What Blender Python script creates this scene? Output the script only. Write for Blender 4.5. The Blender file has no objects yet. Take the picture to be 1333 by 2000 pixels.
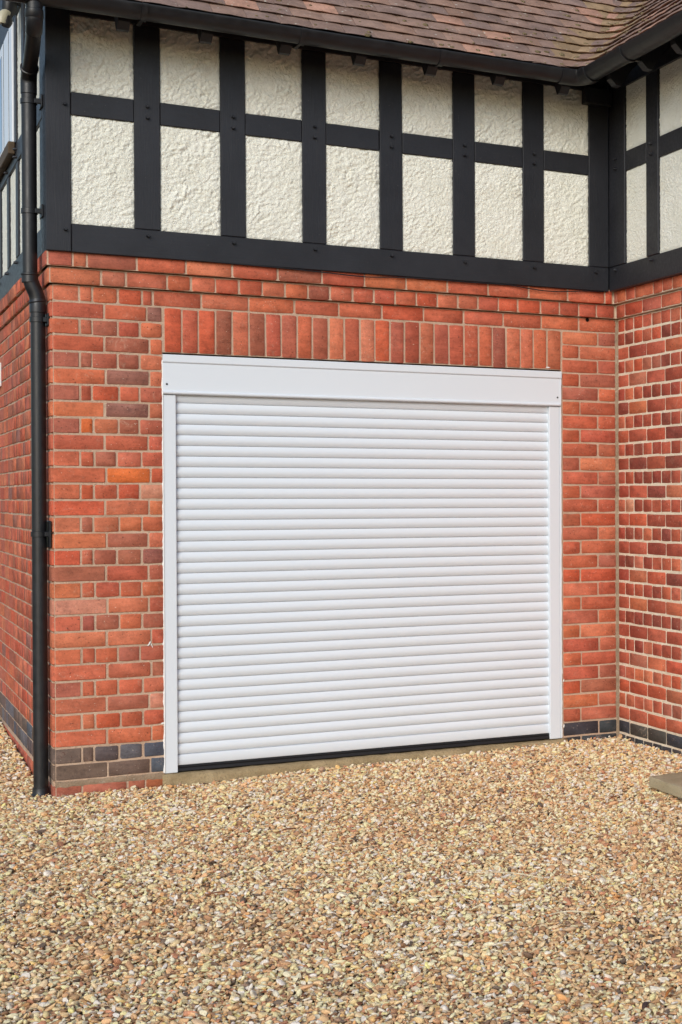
import bpy, bmesh, math, random
import numpy as np
from mathutils import Matrix, Vector, Euler

random.seed(7)
RNG = np.random.default_rng(11)
scene = bpy.context.scene
COL = scene.collection

# ------------------------------------------------------------------ camera
F_PX, U0 = 3045.83, 1542.506
YAW, PITCH, ROLL = math.radians(31.7518), math.radians(-0.54535), math.radians(-0.11138)
CAM = Vector((-1.00653, -8.53732, 1.42238))
_r = Vector((math.cos(YAW), -math.sin(YAW), 0))
_f0 = Vector((math.sin(YAW), math.cos(YAW), 0))
_u0 = Vector((0, 0, 1))
FWD = _f0 * math.cos(PITCH) + _u0 * math.sin(PITCH)
_up = -_f0 * math.sin(PITCH) + _u0 * math.cos(PITCH)
RIGHT = _r * math.cos(ROLL) + _up * math.sin(ROLL)
UP = -_r * math.sin(ROLL) + _up * math.cos(ROLL)
cd = bpy.data.cameras.new('camera')
cam = bpy.data.objects.new('camera', cd)
COL.objects.link(cam)
cam.matrix_world = Matrix(((RIGHT.x, UP.x, -FWD.x, CAM.x), (RIGHT.y, UP.y, -FWD.y, CAM.y), (RIGHT.z, UP.z, -FWD.z, CAM.z), (0, 0, 0, 1)))
cd.sensor_fit = 'VERTICAL'
cd.sensor_height = 36.0
cd.lens = 36.0 * F_PX / 2000.0
cd.shift_x = (666.5 - U0) / 2000.0
cd.clip_start, cd.clip_end = 0.05, 2000
scene.camera = cam

# ------------------------------------------------------------------ sky, sun, exposure
SUN_EL, SUN_AZ = math.radians(27), math.radians(218)      # azimuth from +Y towards +X
w = bpy.data.worlds.new('World')
scene.world = w
w.use_nodes = True
wn, wl = w.node_tree.nodes, w.node_tree.links
bgn = wn['Background']
sky = wn.new('ShaderNodeTexSky')
sky.sky_type = 'NISHITA'
sky.sun_disc = False
sky.sun_elevation, sky.sun_rotation = SUN_EL, SUN_AZ
sky.air_density, sky.dust_density, sky.ozone_density = 1.0, 0.8, 1.0
hs = wn.new('ShaderNodeHueSaturation')
hs.inputs['Saturation'].default_value = 1.0
wl.new(sky.outputs[0], hs.inputs['Color'])
wl.new(hs.outputs[0], bgn.inputs[0])
bgn.inputs[1].default_value = 0.13
sd = bpy.data.lights.new('sun', 'SUN')
sd.energy, sd.angle, sd.color = 1.9, math.radians(36), (1.0, 0.98, 0.955)
sun = bpy.data.objects.new('sun', sd)
COL.objects.link(sun)
to_sun = Vector((math.sin(SUN_AZ) * math.cos(SUN_EL), math.cos(SUN_AZ) * math.cos(SUN_EL), math.sin(SUN_EL)))
sun.rotation_euler = to_sun.to_track_quat('Z', 'Y').to_euler()
vs = scene.view_settings
vs.view_transform, vs.look, vs.gamma, vs.use_curve_mapping = 'Standard', 'None', 1.0, False
vs.exposure = 0.30
scene.cycles.use_denoising = True
scene.cycles.max_bounces = 8


# ------------------------------------------------------------------ helpers
def px(p):
    d = Vector(p) - CAM
    z = d.dot(FWD)
    return U0 + F_PX * d.dot(RIGHT) / z, 1000 - F_PX * d.dot(UP) / z


def in_view(p, m=45):
    u, v = px(p)
    return -m < u < 1333 + m and -m < v < 2000 + m


def srgb(r, g, b, k=1.0):
    f = lambda c: ((c / 255) / 12.92 if c / 255 <= 0.04045 else ((c / 255 + 0.055) / 1.055) ** 2.4) * k
    return (f(r), f(g), f(b), 1.0)


class MB:
    def __init__(s):
        s.v, s.f, s.c = [], [], []

    def add(s, vs_, fs, col=None):
        n = len(s.v)
        s.v += [tuple(p) for p in vs_]
        s.f += [tuple(i + n for i in f) for f in fs]
        if col is not None:
            s.c += [col] * len(fs)

    def box(s, x0, x1, y0, y1, z0, z1, col=None):
        s.add([(x0, y0, z0), (x1, y0, z0), (x1, y1, z0), (x0, y1, z0), (x0, y0, z1), (x1, y0, z1), (x1, y1, z1), (x0, y1, z1)],
              [(0, 3, 2, 1), (4, 5, 6, 7), (0, 1, 5, 4), (1, 2, 6, 5), (2, 3, 7, 6), (3, 0, 4, 7)], col)

    def mesh(s, name, smooth=False):
        me = bpy.data.meshes.new(name)
        me.from_pydata(s.v, [], s.f)
        if s.c:
            at = me.attributes.new('col', 'FLOAT_COLOR', 'FACE')
            at.data.foreach_set('color', np.array(s.c, dtype=np.float32).ravel())
        me.update()
        if smooth:
            me.shade_smooth()
        return me


def link(name, data, mat=None, parent=None, loc=None, rot=None, scale=None):
    o = bpy.data.objects.new(name, data)
    COL.objects.link(o)
    if mat is not None and data is not None and not data.materials:
        data.materials.append(mat)
    if parent is not None:
        o.parent = parent
    if loc is not None:
        o.location = loc
    if rot is not None:
        o.rotation_euler = rot
    if scale is not None:
        o.scale = scale
    return o


def tag(o, label=None, category=None, group=None, kind=None):
    for k, v in (('label', label), ('category', category), ('group', group), ('kind', kind)):
        if v:
            o[k] = v
    return o


def bevel_box(x0, x1, y0, y1, z0, z1, b=0.003, seg=1, name='m', jit=0.0):
    bm = bmesh.new()
    bmesh.ops.create_cube(bm, size=1.0)
    for v in bm.verts:
        v.co = Vector(((x0 + x1) / 2 + v.co.x * (x1 - x0), (y0 + y1) / 2 + v.co.y * (y1 - y0), (z0 + z1) / 2 + v.co.z * (z1 - z0)))
        if jit:
            v.co += Vector([random.uniform(-jit, jit) for _ in range(3)])
    bmesh.ops.bevel(bm, geom=list(bm.edges), offset=b, segments=seg, affect='EDGES', profile=0.6)
    me = bpy.data.meshes.new(name)
    bm.to_mesh(me)
    bm.free()
    return me


def tube(mb, pts, rad, seg=20, cap=True):
    pts = [Vector(p) for p in pts]
    rads = rad if isinstance(rad, (list, tuple)) else [rad] * len(pts)
    t0 = (pts[1] - pts[0]).normalized()
    n = t0.orthogonal().normalized()
    prev = t0
    rings = []
    for i, p in enumerate(pts):
        t = (pts[min(i + 1, len(pts) - 1)] - pts[max(i - 1, 0)]).normalized()
        q = prev.rotation_difference(t)
        n = (q @ n).normalized()
        prev = t
        b = t.cross(n)
        rings.append([p + (n * math.cos(a) + b * math.sin(a)) * rads[i] for a in [2 * math.pi * k / seg for k in range(seg)]])
    vs_ = [v for r in rings for v in r]
    fs = []
    for i in range(len(pts) - 1):
        for k in range(seg):
            k2 = (k + 1) % seg
            fs.append((i * seg + k, i * seg + k2, (i + 1) * seg + k2, (i + 1) * seg + k))
    if cap:
        fs.append(tuple(reversed(range(seg))))
        fs.append(tuple(range((len(pts) - 1) * seg, len(pts) * seg)))
    mb.add(vs_, fs)


def auto_smooth(me, angle=35):
    me.shade_smooth()
    bm = bmesh.new()
    bm.from_mesh(me)
    a = math.radians(angle)
    for e in bm.edges:
        if len(e.link_faces) == 2 and e.calc_face_angle(0) > a:
            e.smooth = False
    bm.to_mesh(me)
    bm.free()
    return me


def perlin(x, y, seed=0):
    rs = np.random.default_rng(seed)
    perm = rs.permutation(512)
    ang = rs.uniform(0, 2 * np.pi, 512)
    xi, yi = np.floor(x).astype(int), np.floor(y).astype(int)
    xf, yf = x - xi, y - yi
    u, v = xf * xf * xf * (xf * (xf * 6 - 15) + 10), yf * yf * yf * (yf * (yf * 6 - 15) + 10)

    def g(ix, iy, dx, dy):
        h = ang[perm[(perm[ix % 512] + iy) % 512]]
        return np.cos(h) * dx + np.sin(h) * dy
    a, b = g(xi, yi, xf, yf), g(xi + 1, yi, xf - 1, yf)
    c, d = g(xi, yi + 1, xf, yf - 1), g(xi + 1, yi + 1, xf - 1, yf - 1)
    return (a + u * (b - a)) + v * ((c + u * (d - c)) - (a + u * (b - a)))


# ------------------------------------------------------------------ materials
class NT:
    def __init__(s, name):
        s.m = bpy.data.materials.new(name)
        s.m.use_nodes = True
        s.n, s.l = s.m.node_tree.nodes, s.m.node_tree.links
        s.b = s.n['Principled BSDF']

    def new(s, t, **kw):
        n = s.n.new(t)
        for k, v in kw.items():
            setattr(n, k, v)
        return n

    def put(s, sock, v):
        if isinstance(v, bpy.types.NodeSocket):
            s.l.new(v, sock)
        else:
            sock.default_value = v

    def math(s, op, a, b=0.0, clamp=False):
        n = s.new('ShaderNodeMath', operation=op, use_clamp=clamp)
        s.put(n.inputs[0], a)
        s.put(n.inputs[1], b)
        return n.outputs[0]

    def mix(s, f, a, b, mode='MIX'):
        n = s.new('ShaderNodeMix', data_type='RGBA', blend_type=mode)
        s.put(n.inputs[0], f)
        s.put(n.inputs[6], a)
        s.put(n.inputs[7], b)
        return n.outputs[2]

    def noise(s, vec, scale, detail=3, rough=0.55, out=0, dist=0.0):
        n = s.new('ShaderNodeTexNoise')
        s.l.new(vec, n.inputs['Vector'])
        n.inputs['Scale'].default_value, n.inputs['Detail'].default_value = scale, detail
        n.inputs['Roughness'].default_value, n.inputs['Distortion'].default_value = rough, dist
        return n.outputs[out]

    def ramp(s, fac, lo, hi, a=0.0, b=1.0):
        n = s.new('ShaderNodeMapRange')
        s.put(n.inputs[0], fac)
        for i, v in enumerate((lo, hi, a, b)):
            n.inputs[i + 1].default_value = v
        return n.outputs[0]

    def bump(s, h, strength, dist=0.01, normal=None):
        n = s.new('ShaderNodeBump')
        n.inputs['Strength'].default_value, n.inputs['Distance'].default_value = strength, dist
        s.l.new(h, n.inputs['Height'])
        if normal is not None:
            s.l.new(normal, n.inputs['Normal'])
        return n.outputs[0]

    def coords(s, per_object=True):
        tc = s.new('ShaderNodeTexCoord')
        if not per_object:
            g = s.new('ShaderNodeNewGeometry')
            return g.outputs['Position']
        oi = s.new('ShaderNodeObjectInfo')
        sc = s.math('MULTIPLY', oi.outputs['Random'], 61.0)
        add = s.new('ShaderNodeVectorMath', operation='ADD')
        s.l.new(tc.outputs['Object'], add.inputs[0])
        cx = s.new('ShaderNodeCombineXYZ')
        for i in range(3):
            s.l.new(sc, cx.inputs[i])
        s.l.new(cx.outputs[0], add.inputs[1])
        return add.outputs[0]

    def finish(s, color, rough, normal=None, spec=0.4):
        s.put(s.b.inputs['Base Color'], color)
        s.put(s.b.inputs['Roughness'], rough)
        s.b.inputs['Specular IOR Level'].default_value = spec
        if normal is not None:
            s.l.new(normal, s.b.inputs['Normal'])
        return s.m


def brick_material(name, attr=False):
    t = NT(name)
    v = t.coords(not attr)
    if attr:
        a = t.new('ShaderNodeAttribute', attribute_name='col')
        base = a.outputs['Color']
        rnd = t.noise(v, 5.0, 1)
    else:
        oi = t.new('ShaderNodeObjectInfo')
        base = oi.outputs['Color']
        rnd = oi.outputs['Random']
    n1 = t.noise(v, 14, 4, 0.6)
    n2 = t.noise(v, 70, 3, 0.6)
    n3 = t.noise(v, 210, 2, 0.6)
    mp = t.new('ShaderNodeMapping')
    t.l.new(v, mp.inputs[0])
    mp.inputs['Scale'].default_value = (9, 9, 42)
    streak = t.noise(mp.outputs[0], 1.0, 4, 0.65, dist=0.5)
    mixn = t.math('ADD', t.math('MULTIPLY', n1, .34), t.math('ADD', t.math('MULTIPLY', n2, .36), t.math('MULTIPLY', streak, .30)))
    shade = t.ramp(mixn, 0.36, 0.64, 0.66, 1.30)
    g = t.new('ShaderNodeCombineColor')
    for i in range(3):
        t.l.new(shade, g.inputs[i])
    c = t.mix(1.0, base, g.outputs[0], 'MULTIPLY')
    dark = t.mix(1.0, c, (0.36, 0.40, 0.46, 1), 'MULTIPLY')
    c = t.mix(t.ramp(n2, 0.56, 0.74, 0.0, 0.60), c, dark)
    c = t.mix(t.ramp(t.noise(v, 19, 5, 0.7), 0.56, 0.72, 0.0, 0.45), c, dark)
    pale = t.ramp(t.noise(v, 26, 6, 0.75, dist=0.9), 0.56, 0.72, 0.0, 1.0)
    amount = t.ramp(rnd, 0.1, 1.0, 0.06, 0.46)
    c = t.mix(t.math('MULTIPLY', pale, amount), c, (0.60, 0.40, 0.28, 1))
    speck = t.ramp(t.noise(v, 130, 1, 0.4), 0.745, 0.785, 0.0, 0.75)
    c = t.mix(speck, c, (0.66, 0.55, 0.44, 1))
    pit = t.ramp(t.noise(v, 95, 1, 0.4), 0.24, 0.30, 0.65, 0.0)
    c = t.mix(pit, c, (0.09, 0.03, 0.02, 1))
    h = t.math('ADD', t.math('MULTIPLY', n2, 0.6), t.math('MULTIPLY', n3, 0.4))
    nb = t.bump(h, 0.60, 0.004, t.bump(n1, 0.12, 0.010))
    return t.finish(c, 0.86, nb, 0.25)


def mortar_material(name, c0, c1):
    t = NT(name)
    v = t.coords(False)
    n1, n2 = t.noise(v, 7, 4, 0.6), t.noise(v, 160, 3, 0.7)
    c = t.mix(t.ramp(n1, 0.3, 0.7), c0, c1)
    c = t.mix(t.ramp(n2, 0.55, 0.75, 0, 0.45), c, (0.16, 0.12, 0.08, 1))
    c = t.mix(t.ramp(t.noise(v, 30, 3), 0.6, 0.75, 0, 0.45), c, (0.52, 0.45, 0.36, 1))
    return t.finish(c, 0.95, t.bump(n2, 0.8, 0.005, t.bump(t.noise(v, 40, 3), 0.6, 0.008)), 0.2)


M = {}
M['brick'] = brick_material('fired_brick')
M['brick_far'] = brick_material('fired_brick_far', True)
M['mortar'] = mortar_material('lime_mortar', (0.45, 0.305, 0.21, 1), (0.59, 0.43, 0.31, 1))
M['mortar_old'] = mortar_material('old_mortar', (0.22, 0.155, 0.10, 1), (0.38, 0.28, 0.19, 1))
M['mortar_pale'] = mortar_material('pale_mortar', (0.70, 0.56, 0.40, 1), (0.82, 0.72, 0.56, 1))

def timber_material(name, scale):
    t = NT(name)
    v = t.coords()
    n1, n2 = t.noise(v, 5, 4), t.noise(v, 55, 3, 0.6)
    mp = t.new('ShaderNodeMapping')
    t.l.new(v, mp.inputs[0])
    mp.inputs['Scale'].default_value = scale
    grain = t.noise(mp.outputs[0], 3.0, 4, 0.6)
    c = t.mix(t.ramp(n1, 0.3, 0.7), (0.0105, 0.011, 0.0145, 1), (0.0175, 0.0185, 0.0235, 1))
    c = t.mix(t.ramp(grain, 0.6, 0.8, 0, 0.35), c, (0.034, 0.034, 0.036, 1))
    c = t.mix(t.ramp(t.noise(v, 150, 1, 0.3), 0.80, 0.83, 0, 0.6), c, (0.22, 0.21, 0.19, 1))
    return t.finish(c, t.ramp(n2, 0.3, 0.7, 0.42, 0.60), t.bump(grain, 0.24, 0.003, t.bump(n2, 0.08, 0.004)), 0.42)


M['timber'] = timber_material('black_timber_paint', (60, 60, 3))
M['timber_x'] = timber_material('black_timber_paint_rail', (3, 60, 60))
M['timber_y'] = timber_material('black_timber_paint_side_rail', (60, 3, 60))

t = NT('cream_roughcast')
v = t.coords()
n1, n2, n3 = t.noise(v, 9, 4, 0.6), t.noise(v, 60, 4, 0.65, dist=0.8), t.noise(v, 240, 2)
c = t.mix(t.ramp(n1, 0.3, 0.7), (0.765, 0.755, 0.645, 1), (0.82, 0.815, 0.72, 1))
c = t.mix(t.ramp(n2, 0.62, 0.76, 0, 0.22), c, (0.44, 0.38, 0.27, 1))
c = t.mix(t.ramp(t.noise(v, 4, 6, 0.75), 0.55, 0.75, 0, 0.40), c, (0.50, 0.43, 0.30, 1))
M['render'] = t.finish(c, 0.8, t.bump(n2, 1.0, 0.009, t.bump(n3, 0.4, 0.002)), 0.25)

t = NT('roof_tile_clay')
v = t.coords()
oi = t.new('ShaderNodeObjectInfo')
n1, n2 = t.noise(v, 10, 4, 0.65), t.noise(v, 90, 3, 0.6)
g = t.ramp(n1, 0.3, 0.7, 0.75, 1.25)
cc = t.new('ShaderNodeCombineColor')
for i in range(3):
    t.l.new(g, cc.inputs[i])
c = t.mix(1.0, oi.outputs['Color'], cc.outputs[0], 'MULTIPLY')
c = t.mix(t.ramp(n2, 0.55, 0.75, 0, 0.5), c, (0.05, 0.035, 0.03, 1))
c = t.mix(t.ramp(t.noise(v, 13, 4, 0.7), 0.60, 0.72, 0, 0.30), c, (0.26, 0.17, 0.07, 1))
c = t.mix(t.ramp(t.noise(v, 42, 1, 0.3), 0.735, 0.77, 0, 0.8), c, (0.50, 0.46, 0.38, 1))
M['tile'] = t.finish(c, 0.88, t.bump(n2, 0.6, 0.005, t.bump(n1, 0.4, 0.01)), 0.25)
M['tile_far'] = M['tile']

t = NT('white_powder_coat')
v = t.coords()
n = t.noise(v, 320, 2)
c = t.mix(t.ramp(t.noise(v, 3, 4), 0.35, 0.75, 0, 0.12), (0.675, 0.72, 0.76, 1), (0.60, 0.64, 0.68, 1))
M['white'] = t.finish(c, 0.36, t.bump(n, 0.04, 0.001), 0.5)

t = NT('white_sealant')
v = t.coords(False)
M['sealant'] = t.finish((0.78, 0.77, 0.74, 1), 0.5, t.bump(t.noise(v, 130, 3), 0.6, 0.004), 0.4)

t = NT('black_plastic')
v = t.coords()
n = t.noise(v, 20, 4)
c = t.mix(t.ramp(n, 0.4, 0.75, 0, 0.5), (0.008, 0.0083, 0.010, 1), (0.019, 0.019, 0.021, 1))
M['plastic'] = t.finish(c, t.ramp(n, 0.3, 0.7, 0.34, 0.5), t.bump(t.noise(v, 60, 2), 0.05, 0.003), 0.5)

t = NT('black_rubber')
M['rubber'] = t.finish((0.012, 0.012, 0.013, 1), 0.6, None, 0.3)

t = NT('dark_hole')
M['hole'] = t.finish((0.006, 0.005, 0.005, 1), 0.9, None, 0.1)

t = NT('weathered_stone')
v = t.coords(False)
n1, n2 = t.noise(v, 8, 5, 0.65), t.noise(v, 110, 4, 0.7)
c = t.mix(t.ramp(n1, 0.3, 0.7), (0.24, 0.175, 0.09, 1), (0.44, 0.335, 0.19, 1))
c = t.mix(t.ramp(n2, 0.55, 0.7, 0, 0.6), c, (0.09, 0.07, 0.045, 1))
M['sill'] = t.finish(c, 0.95, t.bump(n2, 0.9, 0.008, t.bump(n1, 0.6, 0.02)), 0.2)

t = NT('concrete_slab')
v = t.coords(False)
n1, n2 = t.noise(v, 6, 5, 0.65), t.noise(v, 150, 4, 0.7)
c = t.mix(t.ramp(n1, 0.3, 0.7), (0.33, 0.27, 0.16, 1), (0.46, 0.385, 0.25, 1))
c = t.mix(t.ramp(n2, 0.55, 0.72, 0, 0.5), c, (0.10, 0.085, 0.06, 1))
M['slab'] = t.finish(c, 0.93, t.bump(n2, 0.7, 0.005, t.bump(n1, 0.4, 0.01)), 0.2)

t = NT('gravel_bed')
v = t.coords(False)
n1, n2 = t.noise(v, 70, 4, 0.7), t.noise(v, 1.5, 4)
c = t.mix(t.ramp(n1, 0.35, 0.65), (0.035, 0.024, 0.015, 1), (0.10, 0.072, 0.045, 1))
c = t.mix(t.ramp(n2, 0.3, 0.7, 0, 0.3), c, (0.12, 0.085, 0.05, 1))
M['bed'] = t.finish(c, 0.95, t.bump(n1, 1.0, 0.02), 0.2)

t = NT('pebble')
a = t.new('ShaderNodeAttribute', attribute_type='INSTANCER', attribute_name='pcol')
tc = t.new('ShaderNodeTexCoord')
n1 = t.noise(tc.outputs['Object'], 1.6, 4, 0.6)
n2 = t.noise(tc.outputs['Object'], 9.0, 3, 0.6)
g = t.ramp(n1, 0.3, 0.7, 0.78, 1.18)
cc = t.new('ShaderNodeCombineColor')
for i in range(3):
    t.l.new(g, cc.inputs[i])
c = t.mix(1.0, a.outputs['Color'], cc.outputs[0], 'MULTIPLY')
c = t.mix(t.ramp(n2, 0.6, 0.75, 0, 0.35), c, (0.20, 0.12, 0.06, 1))
M['pebble'] = t.finish(c, 0.72, t.bump(n2, 0.3, 0.15), 0.3)

t = NT('dry_wood')
v = t.coords()
oi = t.new('ShaderNodeObjectInfo')
n1 = t.noise(v, 60, 4, 0.6)
c = t.mix(t.ramp(n1, 0.4, 0.7, 0, 0.5), oi.outputs['Color'], (0.12, 0.07, 0.04, 1))
M['wood'] = t.finish(c, 0.85, t.bump(n1, 0.5, 0.003), 0.2)

t = NT('lichen_moss')
v = t.coords(False)
n1 = t.noise(v, 120, 3, 0.6)
c = t.mix(t.ramp(n1, 0.35, 0.65), (0.075, 0.055, 0.030, 1), (0.26, 0.205, 0.11, 1))
M['moss'] = t.finish(c, 0.95, t.bump(n1, 0.8, 0.004), 0.1)

t = NT('brown_timber')
v = t.coords()
M['brown'] = t.finish(t.mix(t.noise(v, 30, 3), (0.05, 0.032, 0.02, 1), (0.12, 0.085, 0.05, 1)), 0.7, None, 0.3)

t = NT('window_glass')
M['glass'] = t.finish((0.03, 0.035, 0.04, 1), 0.06, None, 0.6)

t = NT('cream_lamp')
M['lamp'] = t.finish((0.50, 0.47, 0.34, 1), 0.4, None, 0.5)

# ------------------------------------------------------------------ dimensions
CRS, ZC = 0.0828, 2.4088           # brick course, joint above the soldier course
HP = 0.1185                        # header plus joint
XL, XR = -0.046, 3.060             # outer face of left return wall / face of right wing wall
DX0, DX1 = 0.479, 2.695            # door opening
YB, XK = -0.070, 2.974             # face of front timbers / face of right timbers
JT = 0.0105                        # joint


def zg(x, y):
    x, y = np.asarray(x, float), np.asarray(y, float)
    k = np.clip(x / 3.06, 0, 1)
    z = -0.070 + 0.052 * k - 0.006 * np.sin(2.1 * x + 0.7) * np.clip(-y - 0.4, 0, 1)
    z = z + np.where((x < 0.1) & (y > 0), np.clip(y - 0.9, 0, 9) * 0.043 - 0.012 * np.clip(y, 0, 1), 0)
    z = z - 0.018 * k * np.clip((-y - 0.5) / 2.0, 0, 1)
    z = z - 0.006 * np.exp(-((x - 2.45) / .45) ** 2 - ((y + 1.75) / .6) ** 2)
    return z + 0.007 * np.sin(1.7 * x + 2.3 * y) * np.clip(-y, 0, 1) + 0.004 * np.sin(5.1 * x - 3.7 * y + 1.0)


# ------------------------------------------------------------------ ground
mb = MB()
xs = np.concatenate([[-300, -60, -15, -6], np.arange(-4, 3.61, 0.1), [8, 20, 60, 300]])
ys = np.concatenate([[-300, -60, -20, -9], np.arange(-7.0, 4.01, 0.1), [8, 20, 60, 300]])
gx, gy = np.meshgrid(xs, ys)
gz = zg(np.clip(gx, -4, 3.6), np.clip(gy, -7, 4)) - 0.010
nx = len(xs)
mb.v = list(zip(gx.ravel().tolist(), gy.ravel().tolist(), gz.ravel().tolist()))
mb.f = [(j * nx + i, j * nx + i + 1, (j + 1) * nx + i + 1, (j + 1) * nx + i) for j in range(len(ys) - 1) for i in range(nx - 1)]
tag(link('ground', mb.mesh('ground', True), M['bed']), kind='structure')

# ------------------------------------------------------------------ house root
house = link('brick_house', None, loc=(0, 0, 0))
tag(house, 'red brick house with black and cream timbered upper storey and clay tile roof', 'house')

# ---------- brick meshes shared between alike bricks
def brick_mesh(w_, h_, seed, bull=None, d=0.045):
    """front face on y=0 facing -Y, centred in x and z; ragged outline, worn arrises"""
    r = random.Random(seed)
    j = lambda a: r.uniform(-a, a)
    hw, hh = w_ / 2, h_ / 2
    c = min(r.uniform(0.002, 0.009), w_ * .055)
    e = 0.0026
    L = [(-hw, -hh + c + j(.001)), (-hw + c, -hh + j(.001)), (j(hw * .4), -hh + j(e)), (hw - c, -hh + j(.001)), (hw, -hh + c + j(.001)),
         (hw + j(.001), hh - c), (hw - c, hh + j(.001)), (j(hw * .4), hh + j(e)), (-hw + c, hh + j(.001)), (-hw + j(.001), hh - c)]
    n = len(L)
    b = r.uniform(0.0013, 0.0022)
    vs_, fs = [], []
    for (x, z) in L:
        k = 1 - b / max(abs(x), 0.02), 1 - b / max(abs(z), 0.02)
        vs_.append((x * k[0], j(.0006), z * k[1]))
    for (x, z) in L:
        vs_.append((x, b * 0.9 + r.uniform(0, .0012), z))
    for (x, z) in L:
        vs_.append((x, d, z))
    fs.append(tuple(range(n)))
    for q in (0, 1):
        for i in range(n):
            i2 = (i + 1) % n
            fs.append((q * n + i2, q * n + i, (q + 1) * n + i, (q + 1) * n + i2))
    mb_ = MB()
    mb_.add(vs_, fs)
    return mb_


_bm_cache = {}
H_ = CRS - JT


def shared_brick(w_, h_=H_):
    cls = min((0.050, 0.070, 0.108, 0.17, 0.227), key=lambda c_: abs(c_ - w_)) if h_ < 0.1 else 0.0735
    key = (cls, round(h_, 2), random.randrange(7))
    if key not in _bm_cache:
        me = brick_mesh(cls, h_, hash(key) % 99991).mesh('brick')
        me.materials.append(M['brick'])
        auto_smooth(me, 50)
        _bm_cache[key] = me
    return _bm_cache[key], w_ / cls


KB = 1.05
ORANGE = [srgb(191, 103, 74, KB), srgb(184, 96, 69, KB), srgb(193, 107, 74, KB), srgb(179, 92, 69, KB), srgb(188, 98, 75, KB), srgb(196, 113, 83, KB), srgb(188, 90, 63, KB), srgb(180, 102, 75, KB)]
DULL = [srgb(170, 100, 79, KB), srgb(174, 96, 75, KB), srgb(161, 94, 73, KB)]
PURPLE = [srgb(148, 98, 84, KB), srgb(142, 96, 84, KB), srgb(152, 95, 78, KB)]
PINK = [srgb(196, 132, 106, KB), srgb(198, 120, 92, KB)]
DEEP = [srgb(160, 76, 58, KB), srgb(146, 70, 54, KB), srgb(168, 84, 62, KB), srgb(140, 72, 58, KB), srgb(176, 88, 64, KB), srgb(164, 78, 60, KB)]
BLUE = [srgb(100, 96, 100, KB), srgb(108, 90, 82, KB), srgb(84, 88, 98, KB), srgb(106, 86, 76, KB), srgb(90, 80, 78, KB)]
BLUE_R = [srgb(60, 58, 60, KB), srgb(68, 63, 61, KB), srgb(60, 61, 64, KB), srgb(76, 70, 65, KB)]


def pick(pal, var=0.07):
    c = random.choice(pal)
    k = 1 + random.uniform(-var, var)
    return (c[0] * k, c[1] * k * (1 + random.uniform(-.06, .06)), c[2] * k, 1)


def tone(kind, up=0.0):
    q = random.random()
    if kind == 'front':
        pal = ORANGE if q < 0.70 else DULL if q < 0.95 else PURPLE if q < 0.97 else PINK
    elif kind == 'base':
        pal = DULL + [srgb(160, 90, 60, KB)]
    elif kind == 'top':
        pal = ORANGE if q < 0.90 else DULL
    elif kind == 'soldier':
        pal = ORANGE if q < 0.82 else DULL
    elif kind == 'rightpier':
        pal = ORANGE if q < 0.80 else DULL
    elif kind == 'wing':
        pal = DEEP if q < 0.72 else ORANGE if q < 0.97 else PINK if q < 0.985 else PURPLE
    elif kind == 'left':
        pal = ORANGE if q < 0.7 else DULL if q < 0.95 else PURPLE
    elif kind == 'blue':
        pal = BLUE
    else:
        pal = BLUE_R
    return pick(pal)


def basis(plane, u, z, out):
    """world point and rotation of a brick centre: plane F (front), R (right wing), L (left return)"""
    if plane == 'F':
        return (u, -out, z), 0.0
    if plane == 'R':
        return (XR - out, u, z), -math.pi / 2
    return (XL - out, u, z), -math.pi / 2


FAR = {'F': MB(), 'R': MB(), 'L': MB()}
WALLS = {}


def lay(plane, a, b, zc, kind='front', out=0.0, h_=H_, name='brick', col=None, force_far=False):
    """one brick between joints a and b along the wall"""
    w_ = abs(b - a) - (JT if plane != 'R' else JT * .9) * random.uniform(0.85, 1.12)
    u = (a + b) / 2 + random.uniform(-.0012, .0012)
    c = col or tone(kind)
    out += random.uniform(-.0003, .0016)
    loc, rz = basis(plane, u, zc + random.uniform(-.0012, .0012), out)
    me, sx = shared_brick(w_, h_)
    rot = Euler((random.uniform(-.006, .006), random.uniform(-.008, .008), rz + random.uniform(-.006, .006)))
    if force_far or not in_view(loc, 30):
        mt = Matrix.Translation(loc) @ rot.to_matrix().to_4x4() @ Matrix.Diagonal((sx, 1, 1, 1))
        FAR[plane].add([mt @ v_.co for v_ in me.vertices], [tuple(p.vertices) for p in me.polygons], c)
        return
    o = link(name, me, None, WALLS[plane], loc, rot, (sx, random.uniform(.97, 1.0), random.uniform(.975, 1.01) * (.962 if plane == 'R' else 1)))
    o.color = c


# ---------- mortar bodies of the three walls
REC = 0.0032
mb = MB()
mb.box(XL + .012, DX0, REC, 0.22, -0.30, ZC - CRS * 0)
mb.box(DX1, XR + 0.1, REC, 0.22, -0.30, ZC)
mb.box(XL + .012, XR + 0.1, REC, 0.22, ZC, ZC + CRS)
mb.box(DX0, DX1, REC, 0.22, 2.175, ZC)
mb.box(XL - .005, XR + 0.1, -0.025 + REC, 0.22, ZC + CRS + .004, ZC + 2 * CRS)
mb.box(XL - .018, XR + 0.1, -0.050 + REC, 0.22, ZC + 2 * CRS + .004, ZC + 3 * CRS + .004)
WALLS['F'] = link('front_wall', mb.mesh('front_wall'), M['mortar'], house)
WALLS['F']['label'] = 'front brick wall with soldier course above the garage door opening'
mb = MB()
mb.box(XR + .0018, XR + 0.2, -4.2, 0.1, -0.30, ZC + CRS)
mb.box(XR - .025 + .003, XR + 0.2, -4.2, -0.02, ZC + CRS + .004, ZC + 2 * CRS)
mb.box(XR - .050 + .003, XR + 0.2, -4.2, -0.02, ZC + 2 * CRS + .004, ZC + 3 * CRS + .004)
WALLS['R'] = link('side_wall', mb.mesh('wing_wall'), M['mortar_pale'], house)
WALLS['R']['label'] = 'side brick wall of the right wing with pale pointing'
mb = MB()
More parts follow.
